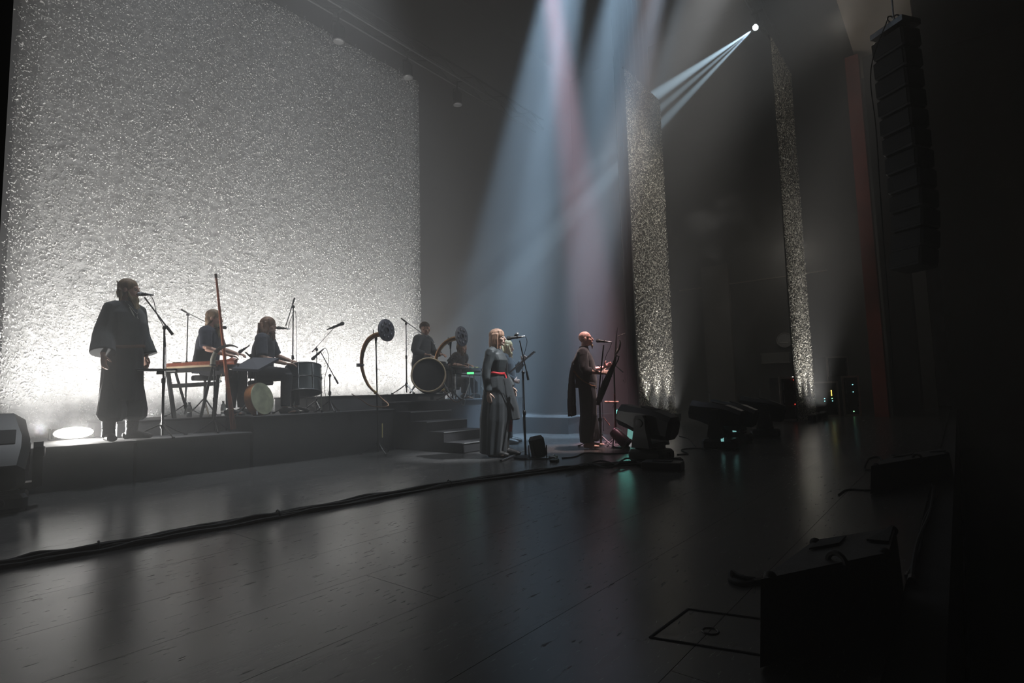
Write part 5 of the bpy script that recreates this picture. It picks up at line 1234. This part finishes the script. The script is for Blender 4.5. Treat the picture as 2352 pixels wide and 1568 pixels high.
M(o).tube(catmull([(11.646,0.481,7.441),(11.497,0.797,6.508),(11.616,0.808,5.408),(11.764,0.848,3.837),(11.921,0.876,2.265),(12.092,0.922,0.459)], 6), .010, 6).obj('feed_cable', RUBBER, LA)

# lighting truss over the stage with lamps
TRM = mat('truss_dark_alu', (.06, .06, .062), .5, .5, var=.2)
def truss(label, a, b_, s=.30):
    a, b_ = V(a), V(b_); t = thing('lighting_truss', label, 'truss', a); d = (b_ - a).normalized(); up = V((0, 0, 1)); sd = d.cross(up).normalized(); L_ = (b_ - a).length
    for i, j in ((-1, -1), (-1, 1), (1, -1), (1, 1)): M(a).tube([a + sd * (i * s / 2) + up * (j * s / 2), b_ + sd * (i * s / 2) + up * (j * s / 2)], .025, 8).obj('chord', TRM, t)
    n = max(2, int(L_ / .6))
    for k in range(n):
        p0, p1 = a + d * (L_ * k / n), a + d * (L_ * (k + 1) / n); s0 = 1 if k % 2 else -1
        for i in (-1, 1): M(a).tube([p0 + sd * (i * s / 2) + up * (s0 * s / 2), p1 + sd * (i * s / 2) - up * (s0 * s / 2)], .012, 6).obj('lattice', TRM, t)
    return t
truss('dark lighting truss crossing above the backdrop top', (1.0, 9.6, 9.15), (13.5, 9.6, 9.15))
def flown_lamp(label, loc, aim, k=1.0, lensm=LENS, dome=False):
    t = thing('flown_lamp', label, 'stage light', loc); d = V(aim).normalized()
    M().lathe([(0, -.26 * k), (.09 * k, -.26 * k), (.13 * k, -.18 * k), (.135 * k, .10 * k), (.15 * k, .12 * k), (.15 * k, .16 * k), (.12 * k, .165 * k), (0, .165 * k)], (0, 0, 0), d, 24).obj('head', PLASTIC, t)
    M().lathe([(0, .168 * k), (.125 * k, .168 * k)] + ([(.118 * k, .21 * k), (.095 * k, .25 * k), (.055 * k, .28 * k), (0, .29 * k)] if dome else [(.10 * k, .18 * k), (0, .185 * k)]), (0, 0, 0), d, 24).obj('lens', lensm, t)
    for s in (-1, 1): M().tube([V((s * .17 * k, 0, 0)), V((s * .17 * k, 0, .28 * k)), V((0, 0, .34 * k))], .018, 8).obj('yoke_arm', BLACK, t)
    M().tube([(0, 0, .32 * k), (0, 0, .62 * k)], .022, 8).obj('hook', BLACK, t)
    M().box((0, 0, .62 * k), (.06, .36, .05)).obj('clamp', BLACK, t, False)
    return t
DISC = mat('lamp_glass_grey', (.14, .14, .14), .35, var=.15, vscale=30, bump=.4, bscale=80)
flown_lamp('grey-lensed lamp hanging at the backdrop top, nearest the camera', (6.29, 9.6, 8.46), (0.02, -.05, -1), .85, DISC)
flown_lamp('grey-lensed lamp hanging at the backdrop top, near its corner', (8.17, 9.6, 8.50), (0.02, -.05, -1), .85, DISC)
flown_lamp('grey-lensed lamp hanging past the corner of the backdrop', (9.84, 9.6, 8.50), (0.02, -.05, -1), .85, DISC)
# the lit lamp throwing the split beam
LP = V((17.461,3.981,11.993)); tg = V((14.72,6.29,8.908)); ldv = (tg - LP).normalized()
truss('dark lighting truss far above the wing holding the bright lamp', LP + V((-1.6, 0, .60)), LP + V((2.2, 0, .60)))
BL = emis('beam_lens', (.85, .95, 1.0), 30)
FLP = flown_lamp('bright white flown lamp throwing a split beam down across the strips', LP, ldv, .70, BL, True)
# the three rays of its gobo
for px, e, a in (((14.431,6.29,9.215), 62000, 5.4), ((14.72,6.29,8.908), 40000, 3.2), ((14.921,6.29,8.557), 46000, 4.0)):
    sp = spot('split_beam_lamp', ldv * .30, V(px) - LP, e, (.58, .82, 1.0), a, .6, .02); sp.parent = FLP

# ---- smoke drifting up from a machine in the wing
sp_ = V((15.264,4.174,2.777))
pts = [V(p) for p in [(15.495,4.193,0.632),(15.372,4.27,1.157),(15.152,4.443,1.858),(15.042,4.48,2.555),(15.154,4.211,3.474),(15.059,4.212,4.285),(14.687,4.556,5.108),(14.509,4.692,5.692)]]
g = M(sp_); g.tube(catmull(pts, 4), [.10 + .030 * i for i in range(29)], 14)
smk = g.obj('drifting_smoke', None, None); smk.location = sp_
sm_ = bpy.data.materials.new('drifting_smoke'); sm_.use_nodes = True; nt = sm_.node_tree; nt.nodes.clear()
v_ = nt.nodes.new('ShaderNodeVolumeScatter'); n_ = nt.nodes.new('ShaderNodeTexNoise'); n_.inputs['Scale'].default_value = 1.3; n_.inputs['Detail'].default_value = 3
r_ = nt.nodes.new('ShaderNodeMapRange'); r_.inputs[1].default_value = .48; r_.inputs[2].default_value = .75; r_.inputs[3].default_value = 0; r_.inputs[4].default_value = .22
tc_ = nt.nodes.new('ShaderNodeTexCoord'); nt.links.new(tc_.outputs['Object'], n_.inputs['Vector']); nt.links.new(n_.outputs['Fac'], r_.inputs[0]); nt.links.new(r_.outputs[0], v_.inputs['Density'])
o_ = nt.nodes.new('ShaderNodeOutputMaterial'); nt.links.new(v_.outputs[0], o_.inputs['Volume'])
smk.data.materials.append(sm_)
tag(smk, 'faint plume of grey smoke rising between the two hanging strips', 'smoke', None, 'stuff')
